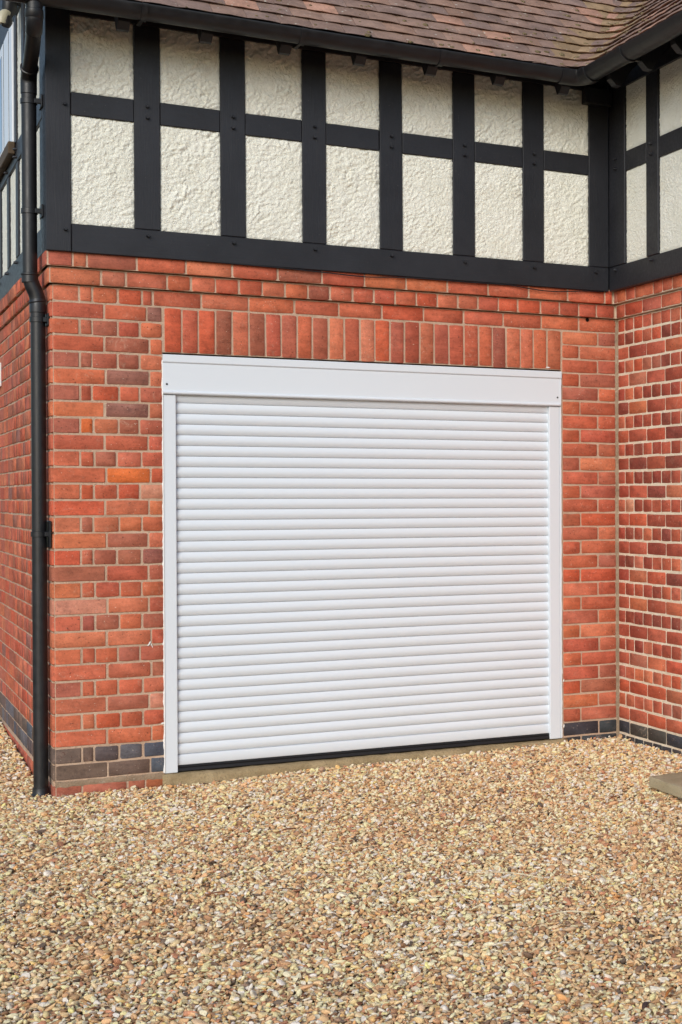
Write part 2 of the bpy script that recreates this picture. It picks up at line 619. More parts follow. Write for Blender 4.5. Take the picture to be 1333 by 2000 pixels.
mb.box(XL + .004, XL + 0.2, 0.030, 5.2, -0.30, ZC + CRS)
mb.box(XL - .012 + .004, XL + 0.2, 0.0, 5.2, ZC + CRS + .004, ZC + 2 * CRS)
mb.box(XL - .024 + .004, XL + 0.2, -0.02, 5.2, ZC + 2 * CRS + .004, ZC + 3 * CRS + .004)
WALLS['L'] = link('side_wall', mb.mesh('return_wall'), M['mortar'], house)
WALLS['L']['label'] = 'return brick wall on the left running back from the corner'

# ---------- corner bricks with a bullnose arris (front face plus return)
_corner = {}


def corner_mesh(wf, wl, seed):
    key = (wf, wl, seed)
    if key in _corner:
        return _corner[key]
    r = random.Random(str(key))
    rad, n = 0.026, 4
    prof = [(wf, 0.045), (wf, 0.003), (wf - .003, 0.0), (wf * .5, 0.0)]
    for i in range(n + 1):
        a = math.pi / 2 * i / n
        prof.append((rad - rad * math.sin(a), rad - rad * math.cos(a)))
    prof += [(0.0, wl * .5), (0.0, wl - .003), (0.003, wl), (0.05, wl)]
    m_ = MB()
    b = 0.003
    rows = [(-H_ / 2, b), (-H_ / 2 + b, 0), (H_ / 2 - b, 0), (H_ / 2, b)]
    k = len(prof)
    vs_ = []
    for (z, ins) in rows:
        zz = z + r.uniform(-.0008, .0008)
        for (x, y) in prof:
            vs_.append((x + ins * (1 if x < 0.04 else 0), y + ins * (1 if y < 0.04 else 0), zz + r.uniform(-.0006, .0006)))
    fs = [(q * k + i + 1, q * k + i, (q + 1) * k + i, (q + 1) * k + i + 1) for q in range(3) for i in range(k - 1)]
    fs.append(tuple(range(k)))
    fs.append(tuple(reversed(range(3 * k, 4 * k))))
    m_.add(vs_, fs)
    me = m_.mesh('corner_brick')
    me.materials.append(M['brick'])
    auto_smooth(me, 40)
    _corner[key] = me
    return me


def corner(zc, wf, wl, kind, ox=0.0, oy=0.0):
    me = corner_mesh(wf, wl, random.randrange(4))
    o = link('corner_brick', me, None, WALLS['F'], (XL - ox + random.uniform(-.001, .001), -oy + random.uniform(-.001, .001), zc), (0, 0, random.uniform(-.004, .004)))
    o.color = tone(kind)


# named odd bricks of the left pier: (course number, brick number) -> colour
ODD = {(0, 2): PURPLE[1], (3, 1): DULL[0], (3, 2): DULL[1], (3, 4): ORANGE[5], (4, 1): PURPLE[0], (5, 4): DULL[1], (6, 1): PURPLE[1], (7, 1): srgb(204, 104, 58, KB), (7, 3): DULL[2],
       (7, 4): DULL[1], (9, 2): DULL[0], (9, 3): srgb(196, 108, 84, KB), (10, 1): srgb(208, 108, 58, KB), (11, 4): PINK[0], (13, 1): DULL[0], (15, 4): srgb(148, 90, 78, KB), (18, 2): srgb(166, 86, 66, KB),
       (19, 1): srgb(160, 86, 72, KB), (21, 4): srgb(170, 92, 72, KB), (24, 1): DULL[0]}

LOWEST = {'left': 31, 'right': 31}
for n in range(32):
    zc = ZC - CRS * (n + 0.5)
    header = n % 2 == 1
    blue = n in (27, 28)
    kind = 'blue' if blue else 'base' if n >= 29 else 'front'
    lowered = -0.022 if n >= 29 else 0
    zc += lowered
    if zc < -0.17:
        continue
    dj = lambda: random.uniform(-.008, .008)
    if header:
        joints = [0.089, 0.149 + dj() * .6, 0.264 + dj(), 0.370 + dj(), DX0 - .002]
        corner(zc, joints[0] - XL - JT / 2, 0.227, kind)
    else:
        joints = [0.206 + dj() * .5, 0.411 + dj(), DX0 - .002]
        corner(zc, joints[0] - XL - JT / 2, 0.108, kind)
    if n == 29:
        joints = [0.089, 0.30, 0.385, 0.474]
    for i in range(len(joints) - 1):
        a, b = joints[i], joints[i + 1]
        c = ODD.get((n, i + 1))
        lay('F', a, b + (JT * .4 if i == len(joints) - 2 else 0), zc, kind, col=c)
    # right pier
    blue_r = n >= 28
    k2 = 'bluer' if blue_r else 'rightpier'
    zr = zc - lowered
    js = [DX1 + .004, 2.815 + dj() * .5, XR - .010] if header else [DX1 + .004, 2.932 + dj() * .5, XR - .010]
    if zr > -0.1:
        for a, b in zip(js[:-1], js[1:]):
            lay('F', a, b, zr, k2)

# soldier course
sol = [0.486, 0.574, 0.657, 0.743, 0.828, 0.912, 0.997, 1.079, 1.163, 1.245, 1.332, 1.417, 1.503, 1.586, 1.671, 1.753, 1.84, 1.923, 2.009, 2.099, 2.185, 2.269, 2.353, 2.439, 2.521, 2.606, 2.694]
for i, (a, b) in enumerate(zip(sol[:-1], sol[1:])):
    c = {4: srgb(150, 88, 68, KB), 6: DULL[2], 8: DULL[1], 13: PINK[1], 16: srgb(165, 84, 64, KB), 22: srgb(156, 88, 72, KB)}.get(i + 1)
    lay('F', a, b, (2.178 + ZC - JT / 2) / 2 + random.uniform(-.002, .002), 'soldier', h_=ZC - JT / 2 - 2.178, name='soldier_brick', col=c)

# three courses above, the upper two corbelled out
z3, z2, z1 = ZC + CRS * .5, ZC + CRS * 1.5, ZC + CRS * 2.5
j3 = [0.088, 0.148, 0.269, 0.384, 0.434, 0.672, 0.911, 1.150, 1.388, 1.626, 1.863, 2.097, 2.334, 2.570, 2.808, XR - .008]
corner(z3, 0.088 - XL - JT / 2, 0.227, 'top')
for a, b in zip(j3[:-1], j3[1:]):
    lay('F', a, b, z3, 'top')
j2 = [0.187, 0.303, 0.499, 0.617, 0.738, 0.857, 0.977, 1.095, 1.216, 1.333, 1.456, 1.574, 1.693, 1.813, 1.935, 2.054, 2.172, 2.296, 2.415, 2.556, 2.675, 2.797, 2.91, XR - .03]
corner(z2, 0.187 - XL + .012 - JT / 2, 0.13, 'top', 0.012, 0.025)
for i, (a, b) in enumerate(zip(j2[:-1], j2[1:])):
    lay('F', a, b, z2, 'top', 0.025, col={8: srgb(150, 84, 66, KB), 20: DEEP[2]}.get(i))
j1 = [0.053, 0.118, 0.352, 0.588, 0.819, 1.050, 1.284, 1.515, 1.748, 1.984, 2.226, 2.473, 2.716, 2.955, XR - .055]
corner(z1, 0.053 - XL + .024 - JT / 2, 0.227, 'top', 0.024, 0.050)
for a, b in zip(j1[:-1], j1[1:]):
    lay('F', a, b, z1, 'top', 0.050)

# right wing wall, English bond
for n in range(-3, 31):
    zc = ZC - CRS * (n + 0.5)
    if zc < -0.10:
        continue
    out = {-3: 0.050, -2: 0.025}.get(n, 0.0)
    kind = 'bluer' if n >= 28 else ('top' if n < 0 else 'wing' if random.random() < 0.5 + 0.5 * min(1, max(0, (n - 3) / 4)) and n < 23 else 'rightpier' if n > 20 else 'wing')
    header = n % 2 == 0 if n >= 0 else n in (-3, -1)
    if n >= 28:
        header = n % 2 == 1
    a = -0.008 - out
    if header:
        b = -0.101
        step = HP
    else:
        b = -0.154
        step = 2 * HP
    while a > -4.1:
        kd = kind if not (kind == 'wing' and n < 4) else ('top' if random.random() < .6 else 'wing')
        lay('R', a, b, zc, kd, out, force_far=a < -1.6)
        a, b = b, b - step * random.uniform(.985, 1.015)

# left return wall
for n in range(-3, 32):
    zc = ZC - CRS * (n + 0.5)
    out = {-3: 0.024, -2: 0.012}.get(n, 0.0)
    if zc < -0.17:
        continue
    kind = 'blue' if n in (27, 28) else 'left'
    if n >= 29:
        zc -= 0.022
    long_start = (n % 2 == 1) or n in (-1, -3)
    a = (0.227 if long_start else 0.108) + JT / 2
    if n == -2:
        a = 0.13 + JT / 2 - .025
    if n == -3:
        a -= .05
    step = 2 * HP if long_start else HP
    while a < 5.0:
        b = a + step * random.uniform(.985, 1.015)
        lay('L', a, b, zc, kind, out, force_far=a > 1.75)
        a = b

for k, nm in (('F', 'front'), ('R', 'wing'), ('L', 'return')):
    if FAR[k].v:
        o = link('brickwork', FAR[k].mesh('brickwork_' + nm), M['brick_far'], WALLS[k])
        o['kind'] = 'stuff'

# mortar fillet in the inner corner, weep hole
mb = MB()
vs_ = []
for i in range(141):
    z = -0.1 + i * (ZC + 2 * CRS + 0.1) / 140
    j = random.uniform(-.0045, .0045)
    vs_ += [(XR - .019 + j, 0.006, z), (XR - .012 + j, -.002 + j * .6, z), (XR - .005, -.007 - j * .6, z), (XR + .006, -.014 + j, z)]
mb.add(vs_, [(i * 4 + k, i * 4 + k + 1, i * 4 + k + 5, i * 4 + k + 4) for i in range(140) for k in range(3)])
link('mortar_fillet', mb.mesh('mortar_fillet', True), M['mortar_old'], WALLS['F'])
mb = MB()
tube(mb, [(2.862, -.004, ZC + CRS * .86), (2.862, .02, ZC + CRS * .86)], .011, 10)
link('weep_hole', mb.mesh('weep_hole'), M['hole'], WALLS['F'])
# bed of mortar over the lowest red course, left pier
mb = MB()
n = 26
for i in range(n + 1):
    x = XL + .01 + i * (DX0 - XL - .01) / n
    up_, lo = 0.006 + random.uniform(-.003, .003), -0.024 + random.uniform(-.008, .004)
    mb.v += [(x, .002 + random.uniform(-.001, .001), up_), (x, -.003 + random.uniform(-.0015, .0015), (up_ + lo) / 2), (x, .002, lo)]
mb.f = [(i * 3 + k, i * 3 + 3 + k, i * 3 + 4 + k, i * 3 + 1 + k)[::-1] for i in range(n) for k in range(2)]
link('mortar_bed', mb.mesh('mortar_bed', True), M['mortar_old'], WALLS['F'])

# ------------------------------------------------------------------ door sill (old stone kerb)
mb = MB()
n = 60
X0, X1 = 0.468, 2.72
prof = [(0.14, -0.004), (-0.012, -0.005), (-0.030, -0.012), (-0.038, -0.03), (-0.040, -0.07), (-0.040, -0.20)]
for i in range(n + 1):
    x = X0 + (X1 - X0) * i / n
    q = float(perlin(np.array([x * 5.0]), np.array([0.3]), 5)[0])
    for k, (y, z) in enumerate(prof):
        jj = 0.011 * q + random.uniform(-.006, .006)
        mb.v.append((x, y + (jj if 0 < k else 0), z + (jj * .5 if 0 < k < 4 else 0)))
P_ = len(prof)
mb.f = [(i * P_ + k, i * P_ + k + 1, (i + 1) * P_ + k + 1, (i + 1) * P_ + k) for i in range(n) for k in range(P_ - 1)]
mb.f += [tuple(range(P_ - 1, -1, -1)), tuple(range(n * P_, (n + 1) * P_))]
o = link('door_sill', mb.mesh('door_sill', True), M['sill'], house)
o['label'] = 'rough buff stone sill under the white roller door'

# ------------------------------------------------------------------ timber framed upper walls
PX = [0.045, 0.339, 0.463, 0.758, 0.883, 1.178, 1.303, 1.596, 1.722, 2.014, 2.142, 2.431, 2.560, 2.846]
ZSB, ZS, ZM0, ZM1, ZT0, ZT1 = 2.648, 2.788, 3.327, 3.4416, 3.820, 4.02
peg_mesh = None


def peg(parent, loc, rz=0.0):
    global peg_mesh
    if peg_mesh is None:
        m_ = MB()
        tube(m_, [(0, .01, 0), (0, -.012, 0), (0, -.0175, 0)], [.0085, .0085, .006], 8)
        peg_mesh = m_.mesh('peg')
        peg_mesh.materials.append(M['timber'])
        auto_smooth(peg_mesh, 50)
    link('peg', peg_mesh, None, parent, (loc[0], loc[1], loc[2]), (random.uniform(-.15, .15), random.uniform(-.5, .5), rz + random.uniform(-.1, .1)))


def panel_mesh(wd, ht, seed, amp=0.0048, freq=1.0):
    """roughcast infill: local x along the wall, z up, facing -Y"""
    step = 0.0048
    nx_, nz_ = max(4, int(wd / step)), max(4, int(ht / step))
    u = np.linspace(-wd / 2, wd / 2, nx_ + 1)
    z = np.linspace(-ht / 2, ht / 2, nz_ + 1)
    U, Z = np.meshgrid(u, z)
    su, sz = U + seed * 3.17, Z + seed * 1.91
    wu = su + 0.02 * perlin(su * 14, sz * 14, seed + 1)
    wz = sz + 0.02 * perlin(su * 14 + 9, sz * 14, seed + 2)
    a = (wu * 0.8 + wz * 0.6), (-wu * 0.6 + wz * 0.8)
    h = 0.55 * perlin(a[0] * 10 * freq, a[1] * 17 * freq, seed) * .7 + 0.55 * perlin(a[0] * 27 * freq, a[1] * 46 * freq, seed + 3) \
        + 0.22 * (0.3 - np.abs(perlin(a[0] * 24 * freq + 4, a[1] * 42 * freq, seed + 5))) + 0.42 * perlin(wu * 62 * freq, wz * 60 * freq, seed + 4) + 0.42 * perlin(wu * 95 * freq, wz * 95 * freq, seed + 8)
    h = h * (0.6 + 0.9 * np.abs(perlin(su * 6, sz * 6, seed + 6)) * 2)
    h *= amp
    ed = np.minimum(np.minimum(U + wd / 2, wd / 2 - U), np.minimum(Z + ht / 2, ht / 2 - Z))
    pil = np.clip(ed / 0.018, 0, 1)
    y = -(h + 0.006 * np.sqrt(pil) + .002)
    me = bpy.data.meshes.new('infill_panel')
    V = np.stack([U, y, Z], -1).reshape(-1, 3)
    k = nx_ + 1
    J, I = np.meshgrid(np.arange(nz_), np.arange(nx_), indexing='ij')
    f = np.stack([J * k + I, J * k + I + 1, (J + 1) * k + I + 1, (J + 1) * k + I], -1).reshape(-1, 4)
    me.from_pydata(V.tolist(), [], f.tolist())
    me.materials.append(M['render'])
    me.shade_smooth()
    return me


def timber(name, parent, x0, x1, y0, y1, z0, z1):
    me = bevel_box(x0, x1, y0, y1, z0, z1, 0.0035, 1, name, 0.0012)
    dx, dy, dz = x1 - x0, y1 - y0, z1 - z0
    return link(name, me, M['timber' if dz >= max(dx, dy) else 'timber_x' if dx > dy else 'timber_y'], parent)


PREC = 0.017        # infill set back behind the timber face
mb = MB()
mb.box(XL - .02, XR + .05, YB + PREC + .012, 0.2, ZSB + .01, 4.02)
up_front = link('upper_wall', mb.mesh('upper_wall'), M['timber'], house)
up_front['label'] = 'front upper wall of black posts and rails with cream roughcast panels'
D_ = YB + 0.09
timber('post', up_front, -0.069, 0.045, YB - .001, D_ + .06, ZSB, ZT1)
timber('sill_beam', up_front, 0.0475, XK - .002, YB, D_, ZSB, ZS)
timber('top_rail', up_front, 0.0475, XK - .002, YB + .001, D_, ZT0, ZT1)
for i in range(1, 7):
    timber('post', up_front, PX[2 * i - 1], PX[2 * i], YB - .0005, D_, ZS + .0015, ZT0 - .0015)
timber('post', up_front, PX[13], XK - .002, YB - .0005, D_, ZS + .0015, ZT0 - .0015)
seed = 20
for i in range(7):
    a, b = PX[2 * i], PX[2 * i + 1]
    timber('rail', up_front, a + .0015, b - .0015, YB + .0015, D_, ZM0, ZM1)
    for (z0, z1, am) in ((ZS, ZM0, 0.0115), (ZM1, ZT0 + .01, 0.0130)):
        seed += 7
        link('infill_panel', panel_mesh(b - a + .004, z1 - z0 + .004, seed, am * random.uniform(.70, .90), random.uniform(1.05, 1.4)), None, up_front, ((a + b) / 2, YB + PREC, (z0 + z1) / 2))
for i in range(0, 7):
    xm = 0.017 if i == 0 else (PX[2 * i - 1] + PX[2 * i]) / 2
    if i == 0:
        peg(up_front, (xm, YB - .002, 3.376))
    else:
        peg(up_front, (xm, YB - .002, 3.413))
        peg(up_front, (xm, YB - .002, 3.355))
    peg(up_front, (xm, YB - .002, 2.756))
peg(up_front, (2.885, YB - .002, 2.757))

# right wing
mb = MB()
mb.box(XK + PREC + .012, XR + .2, -4.2, YB - .01, ZSB + .01, 4.02)
up_right = link('upper_wall', mb.mesh('upper_wall_wing'), M['timber'], house)
up_right['label'] = 'right wing upper wall of black timbers with fine stippled panels'
XD_ = XK + 0.09
ry = [YB, -0.284, -0.563, -0.711, -1.007, -1.150, -1.44, -1.58, -1.87, -2.01, -2.30, -2.44, -2.73, -2.87]
timber('sill_beam', up_right, XK, XD_, -4.2, YB - .002, ZSB, ZS)
timber('top_rail', up_right, XK + .001, XD_, -4.2, YB - .002, ZT0, ZT1)
timber('post', up_right, XK - .0005, XD_, -0.284, YB - .003, ZS + .0015, ZT0 - .0015)
for i in range(1, 7):
    a, b = ry[2 * i], ry[2 * i - 1]      # panel between ry[2i] (far) .. ry[2i-1]
    timber('post', up_right, XK - .0005, XD_, ry[2 * i + 1] if i < 6 else -4.2, ry[2 * i], ZS + .0015, ZT0 - .0015)
    timber('rail', up_right, XK + .0015, XD_, a + .0015, b - .0015, ZM0, ZM1)
    for (z0, z1) in ((ZS, ZM0), (ZM1, ZT0 + .01)):
        seed += 7
        link('infill_panel', panel_mesh(abs(b - a) + .004, z1 - z0 + .004, seed, 0.0045, 2.2), None, up_right, (XK + PREC, (a + b) / 2, (z0 + z1) / 2), (0, 0, -math.pi / 2))
    if i < 4:
        for zz in (3.418, 3.358, 2.762):
            peg(up_right, (XK - .002, (ry[2 * i] + ry[2 * i + 1]) / 2, zz), -math.pi / 2)
for zz in (3.418, 3.358, 2.762):
    peg(up_right, (XK - .002, -.17, zz), -math.pi / 2)

# left return
mb = MB()
mb.box(-0.069 + PREC + .012, 0.2, D_ + .07, 5.2, ZSB + .01, 4.6)
up_left = link('upper_wall', mb.mesh('upper_wall_return'), M['timber'], house)
up_left['label'] = 'return upper wall of black timbers seen edge on beside the downpipe'
LXD = 0.02
timber('sill_beam', up_left, -0.069, LXD, D_ + .062, 5.2, ZSB, ZS)
timber('rail', up_left, -0.069, LXD, D_ + .062, 5.2, ZM0, ZM1)
timber('top_rail', up_left, -0.070, LXD, D_ + .062, 5.2, 4.165, 4.4)
ls = [(0.72, 0.84), (1.22, 1.343), (1.73, 1.85), (2.24, 2.36), (2.75, 2.87), (3.26, 3.38)]
us = [(0.40, 0.50), (0.895, 1.00)]
edges_l = [D_ + .062] + [v_ for s_ in ls for v_ in s_]
for (a, b) in ls:
    timber('stud', up_left, -0.0695, LXD, a, b, ZS + .0015, ZM0 - .0015)
    peg(up_left, (-.071, (a + b) / 2, 3.40), -math.pi / 2)
    peg(up_left, (-.071, (a + b) / 2, 3.355), -math.pi / 2)
    peg(up_left, (-.071, (a + b) / 2, 2.758), -math.pi / 2)
for (a, b) in us + [(1.30, 1.395)]:
    timber('stud', up_left, -0.0695, LXD, a, b, ZM1 + .0015, 4.1635)
for i in range(0, len(edges_l) - 1, 2):
    a, b = edges_l[i], edges_l[i + 1]
    seed += 7
    link('infill_panel', panel_mesh(b - a + .004, ZM0 - ZS + .004, seed, 0.003), None, up_left, (-0.069 + PREC, (a + b) / 2, (ZS + ZM0) / 2), (0, 0, -math.pi / 2))
for a, b in ((D_ + .062, .40), (.50, .895), (1.0, 1.30)):
    seed += 7
    link('infill_panel', panel_mesh(b - a + .004, 4.165 - ZM1 + .004, seed, 0.003), None, up_left, (-0.069 + PREC, (a + b) / 2, (4.165 + ZM1) / 2), (0, 0, -math.pi / 2))

# casement window on the return
win = link('window', bevel_box(-0.060, 0.0, 1.40, 3.2, ZM1 + .012, 4.16, .004, 1, 'window'), M['white'], house)
win['label'] = 'white framed window at the left edge on the return wall'
for (a, b, x) in ((1.402, 1.56, -.080), (1.61, 1.86, -.080), (1.91, 2.50, -.080), (2.55, 3.19, -.080)):
    link('frame_bar', bevel_box(x, -.058, a, b, ZM1 + .02, 4.15, .006, 2, 'frame_bar'), M['white'], win)
for (a, b) in ((1.562, 1.608), (1.862, 1.908), (2.502, 2.548)):
    mb = MB()
    mb.box(-.078, -.0605, a, b, ZM1 + .03, 4.14)
    link('gasket', mb.mesh('gasket'), M['rubber'], win)
mb = MB()
mb.box(-.0815, -.0803, 1.98, 2.43, ZM1 + .08, 4.09)
link('pane', mb.mesh('pane'), M['glass'], win)
link('window_sill', bevel_box(-.108, -.071, 1.335, 3.25, ZM1 - .06, ZM1 + .010, .004, 1, 'window_sill', .001), M['brown'], win)

# wall vent near the left edge
av = link('air_vent', bevel_box(XL - .018, XL + .002, 2.51, 2.78, 2.135, 2.285, .004, 1, 'air_vent'), M['white'], house)
av['label'] = 'small white wall vent at the left edge of the photo'
for k in range(4):
    mb = MB()
    mb.box(XL - .021, XL - .0185, 2.545, 2.745, 2.155 + k * .030, 2.173 + k * .030)
    link('louvre', mb.mesh('louvre'), M['hole'], av)

# ------------------------------------------------------------------ roof
PIT = math.radians(43.5)
CP, SP = math.cos(PIT), math.sin(PIT)
YE, XE, ZE = -0.385, XR - 0.385, 3.822
RV = 0.16
SMAX = 2.6
mb = MB()
a = (-0.5, YE, ZE - .02)


def slope_f(x, s, d=0.0):
    return (x, YE + s * CP + d * SP, ZE + s * SP - d * CP)


def slope_r(y, s, d=0.0):
    return (XE + s * CP + d * SP, y, ZE + s * SP - d * CP)


d0 = 0.016
mb.add([slope_f(-0.42, 0.0, d0), slope_f(XE, 0.0, d0), slope_f(XE + SMAX * CP, SMAX, d0), slope_f(-0.42, SMAX, d0)], [(0, 1, 2, 3)])
mb.add([slope_r(YE, 0.0, d0), slope_r(-4.2, 0.0, d0), slope_r(-4.2, SMAX, d0), slope_r(YE + SMAX * CP, SMAX, d0)], [(0, 1, 2, 3)])
roof = link('roof', mb.mesh('roof'), M['timber'], house)
roof['label'] = 'brown clay plain tile roof with a swept valley above the inner corner'

# plain tile
TW, TL, TT, GA = 0.163, 0.165, 0.0145, 0.100
tile_meshes = []
for k in range(6):
    r = random.Random(100 + k)
    m_ = MB()
    cols, top, bot = 5, [], []
    for (y0, zt) in ((0.0, 0), (0.01, 0), (TL, 0)):
        for i in range(cols):
            x = (i / (cols - 1) - .5) * TW
            cam_ = 0.0035 * (1 - (2 * x / TW) ** 2) + (0.0012 if i in (0, 4) else 0) * r.uniform(-1, 1)
            yy = y0 + (r.uniform(-.003, .003) if y0 == 0 else 0)
            top.append((x, yy, TT + cam_ - (.0025 if y0 == 0 else 0)))
            bot.append((x, yy + (.016 if y0 == 0 else .012 if y0 < .02 else 0), cam_))
    m_.v = top + bot
    nT = len(top)
    for q in range(2):
        for i in range(cols - 1):
            m_.f.append((q * cols + i, q * cols + i + 1, (q + 1) * cols + i + 1, (q + 1) * cols + i))
            m_.f.append((nT + q * cols + i + 1, nT + q * cols + i, nT + (q + 1) * cols + i, nT + (q + 1) * cols + i + 1))
    for i in range(cols - 1):
        m_.f.append((i + 1, i, nT + i, nT + i + 1))
    for q in range(2):
        m_.f.append((q * cols, (q + 1) * cols, nT + (q + 1) * cols, nT + q * cols))
        m_.f.append(((q + 1) * cols + 4, q * cols + 4, nT + q * cols + 4, nT + (q + 1) * cols + 4))
    me = m_.mesh('roof_tile')
    me.materials.append(M['tile'])
    auto_smooth(me, 40)
    tile_meshes.append(me)

TILEC = [srgb(138, 113, 100), srgb(134, 110, 98), srgb(141, 115, 101), srgb(133, 111, 101), srgb(143, 114, 98), srgb(130, 108, 98), srgb(145, 117, 102)]
far_tiles = MB()
moss = MB()
n_tile = 0
for r_ in range(0, 25):
    s = r_ * GA
    yc, xc = YE + s * CP, XE + s * CP
    L1 = (xc - RV) - (-0.42)
    La = RV * math.pi / 2
    L2 = (yc - RV) + 4.1
    off = (r_ % 2) * TW / 2 + random.uniform(-.01, .01)
    d = off
    while d < L1 + La + L2:
        if d < L1:
            p = Vector((-0.42 + d, yc, ZE + s * SP)); up_ = Vector((0, 1, 0)); bend = 0
        elif d < L1 + La:
            a = (d - L1) / RV
            up_ = Vector((math.sin(a), math.cos(a), 0))
            pit = math.atan2(SP, CP * (math.sin(a) + math.cos(a)))
            p = Vector((xc - RV, yc - RV, ZE + s * SP)) + up_ * RV; bend = math.sin(2 * a)
        else:
            p = Vector((xc, yc - RV - (d - L1 - La), ZE + s * SP)); up_ = Vector((1, 0, 0)); bend = 0
        arc = L1 <= d < L1 + La
        tilt = (pit if arc else PIT) - math.atan2(0.022, TL) + random.uniform(-.012, .012)
        ydir = (up_ * math.cos(tilt) + Vector((0, 0, math.sin(tilt)))).normalized()
        xdir = up_.cross(Vector((0, 0, 1))).normalized()
        zdir = xdir.cross(ydir)
        rot = Matrix((xdir, ydir, zdir)).transposed()
        p = p + zdir * (0.013 + random.uniform(0, .003)) - ydir * random.uniform(-.003, .003)
        me = tile_meshes[random.randrange(6)]
        mt = Matrix.Translation(p) @ rot.to_4x4() @ Matrix.Rotation(random.uniform(-.012, .012), 4, 'Z')
        near_v = abs(d - L1 - La / 2) < La / 2 + .06
        if in_view(p, 12) or in_view(p + ydir * GA, 12):
            o = link('roof_tile', me, None, roof)
            o.matrix_local = mt
            c = random.choice(TILEC)
            k = random.uniform(.88, 1.10)
            if near_v and r_ > 0:
                c = srgb(146, 122, 94) if random.random() < .7 else c
            if random.random() < .03:
                c = srgb(172, 132, 112)
            o.color = (c[0] * k, c[1] * k, c[2] * k, 1)
            n_tile += 1
            # cushions of moss along the lower edge
            if random.random() < .5:
                for _ in range(random.choice((1, 1, 2, 3))):
                    q = mt @ Vector((random.uniform(-.07, .07), random.uniform(.0, .06), TT + .003))
                    rr = random.uniform(.004, .009) if random.random() < .7 else random.uniform(.010, .016)
                    bm = bmesh.new()
                    bmesh.ops.create_icosphere(bm, subdivisions=1, radius=1)
                    moss.add([q + rot @ Vector((v_.co.x * rr * random.uniform(1, 1.5), v_.co.y * rr, v_.co.z * rr * .6)) for v_ in bm.verts], [tuple(v_.index for v_ in f.verts) for f in bm.faces])
                    bm.free()
        else:
            far_tiles.add([mt @ v_.co for v_ in me.vertices], [tuple(f.vertices) for f in me.polygons])
        d += TW * .34 if L1 - TW * 1.25 < d < L1 + La + TW * .2 else TW + .002
o = link('tiling', far_tiles.mesh('tiling'), M['tile'], roof)
o['kind'] = 'stuff'
o.color = TILEC[1]
o = link('moss', moss.mesh('moss', True), M['moss'], roof)
o['kind'] = 'stuff'

# rafter feet
rf = MB()
RH = 0.105
yb0, zb0 = -0.305, 3.718


def rafter_mesh():
    m_ = MB()
    up_z = lambda y: ZE - .020 / CP * .9 + (y - YE) * SP / CP - .004
    pts = [(-0.30, zb0 + .002), (-0.335, zb0 + .035), (-0.345, up_z(-0.345)), (0.06, up_z(0.06)), (0.06, up_z(0.06) - RH / CP), (-0.21, up_z(-.21) - RH / CP * 1.02), (-.27, zb0)]
    k = len(pts)
    m_.add([(-.028, y, z) for y, z in pts] + [(.028, y, z) for y, z in pts],
           [tuple(range(k)), tuple(range(2 * k - 1, k - 1, -1))] + [((i + 1) % k, i, k + i, k + (i + 1) % k) for i in range(k)])
    return m_.mesh('rafter_foot')


rm = rafter_mesh()
for i in range(8):
    x = 0.262 + 0.3885 * i - .008
    if i < 7:
        link('rafter_foot', rm, M['timber'], roof, (x, 0, 0))
for i in range(8):
    link('rafter_foot', rm, M['timber'], roof, (XR, -0.60 - 0.389 * i, 0), (0, 0, -math.pi / 2))
# wall plate block in the inner corner
timber('corner_bracket', roof, XK - .175, XK - .004, YB - .06, YB - .002, 3.735, 3.83)

# ------------------------------------------------------------------ gutter
gut = link('gutter', None, loc=(0, 0, 0))
tag(gut, 'black half round gutter turning the inner corner under the roof edge', 'gutter')
GR, GZ, GY = 0.061, 3.812, -0.400
GX = XR - 0.400


def trough(axis, a, b, extra=0.0, name='trough', zoff=0.0):
    r1, r0 = GR + extra, GR - .003
    n = 14
    prof = [(-r1 - .004, .004), (-r1 - .004, -.004)] + [(-r1 * math.cos(math.pi * i / n), -r1 * math.sin(math.pi * i / n)) for i in range(1, n)] + [(r1, 0.004), (r0, 0.004)] + \
           [(r0 * math.cos(math.pi * i / n), -r0 * math.sin(math.pi * i / n)) for i in range(1, n)] + [(-r0, .004)]
    k = len(prof)
    m_ = MB()
    steps = max(1, int(abs(b - a) / 0.4))
    for i in range(steps + 1):
        s_ = a + (b - a) * i / steps
        sag = 0.0015 * math.sin(s_ * 3.1)
        for (q, z) in prof:
            m_.v.append((s_, GY + q, GZ + z + zoff + sag) if axis == 'x' else (GX + q, s_, GZ + z + zoff + sag))
    for i in range(steps):
        for j in range(k):
            j2 = (j + 1) % k
            f = (i * k + j, i * k + j2, (i + 1) * k + j2, (i + 1) * k + j)
            m_.f.append(f if axis == 'x' else f)
    m_.f += [tuple(range(k - 1, -1, -1)), tuple(range(steps * k, (steps + 1) * k))]
    me = m_.mesh(name)
    bm = bmesh.new()
    bm.from_mesh(me)
    bmesh.ops.recalc_face_normals(bm, faces=bm.faces)
    bm.to_mesh(me)
    bm.free()
    auto_smooth(me, 35)
    return link(name, me, M['plastic'], gut)


trough('x', -0.40, GX - .072)
trough('y', GY - .072, -4.2)
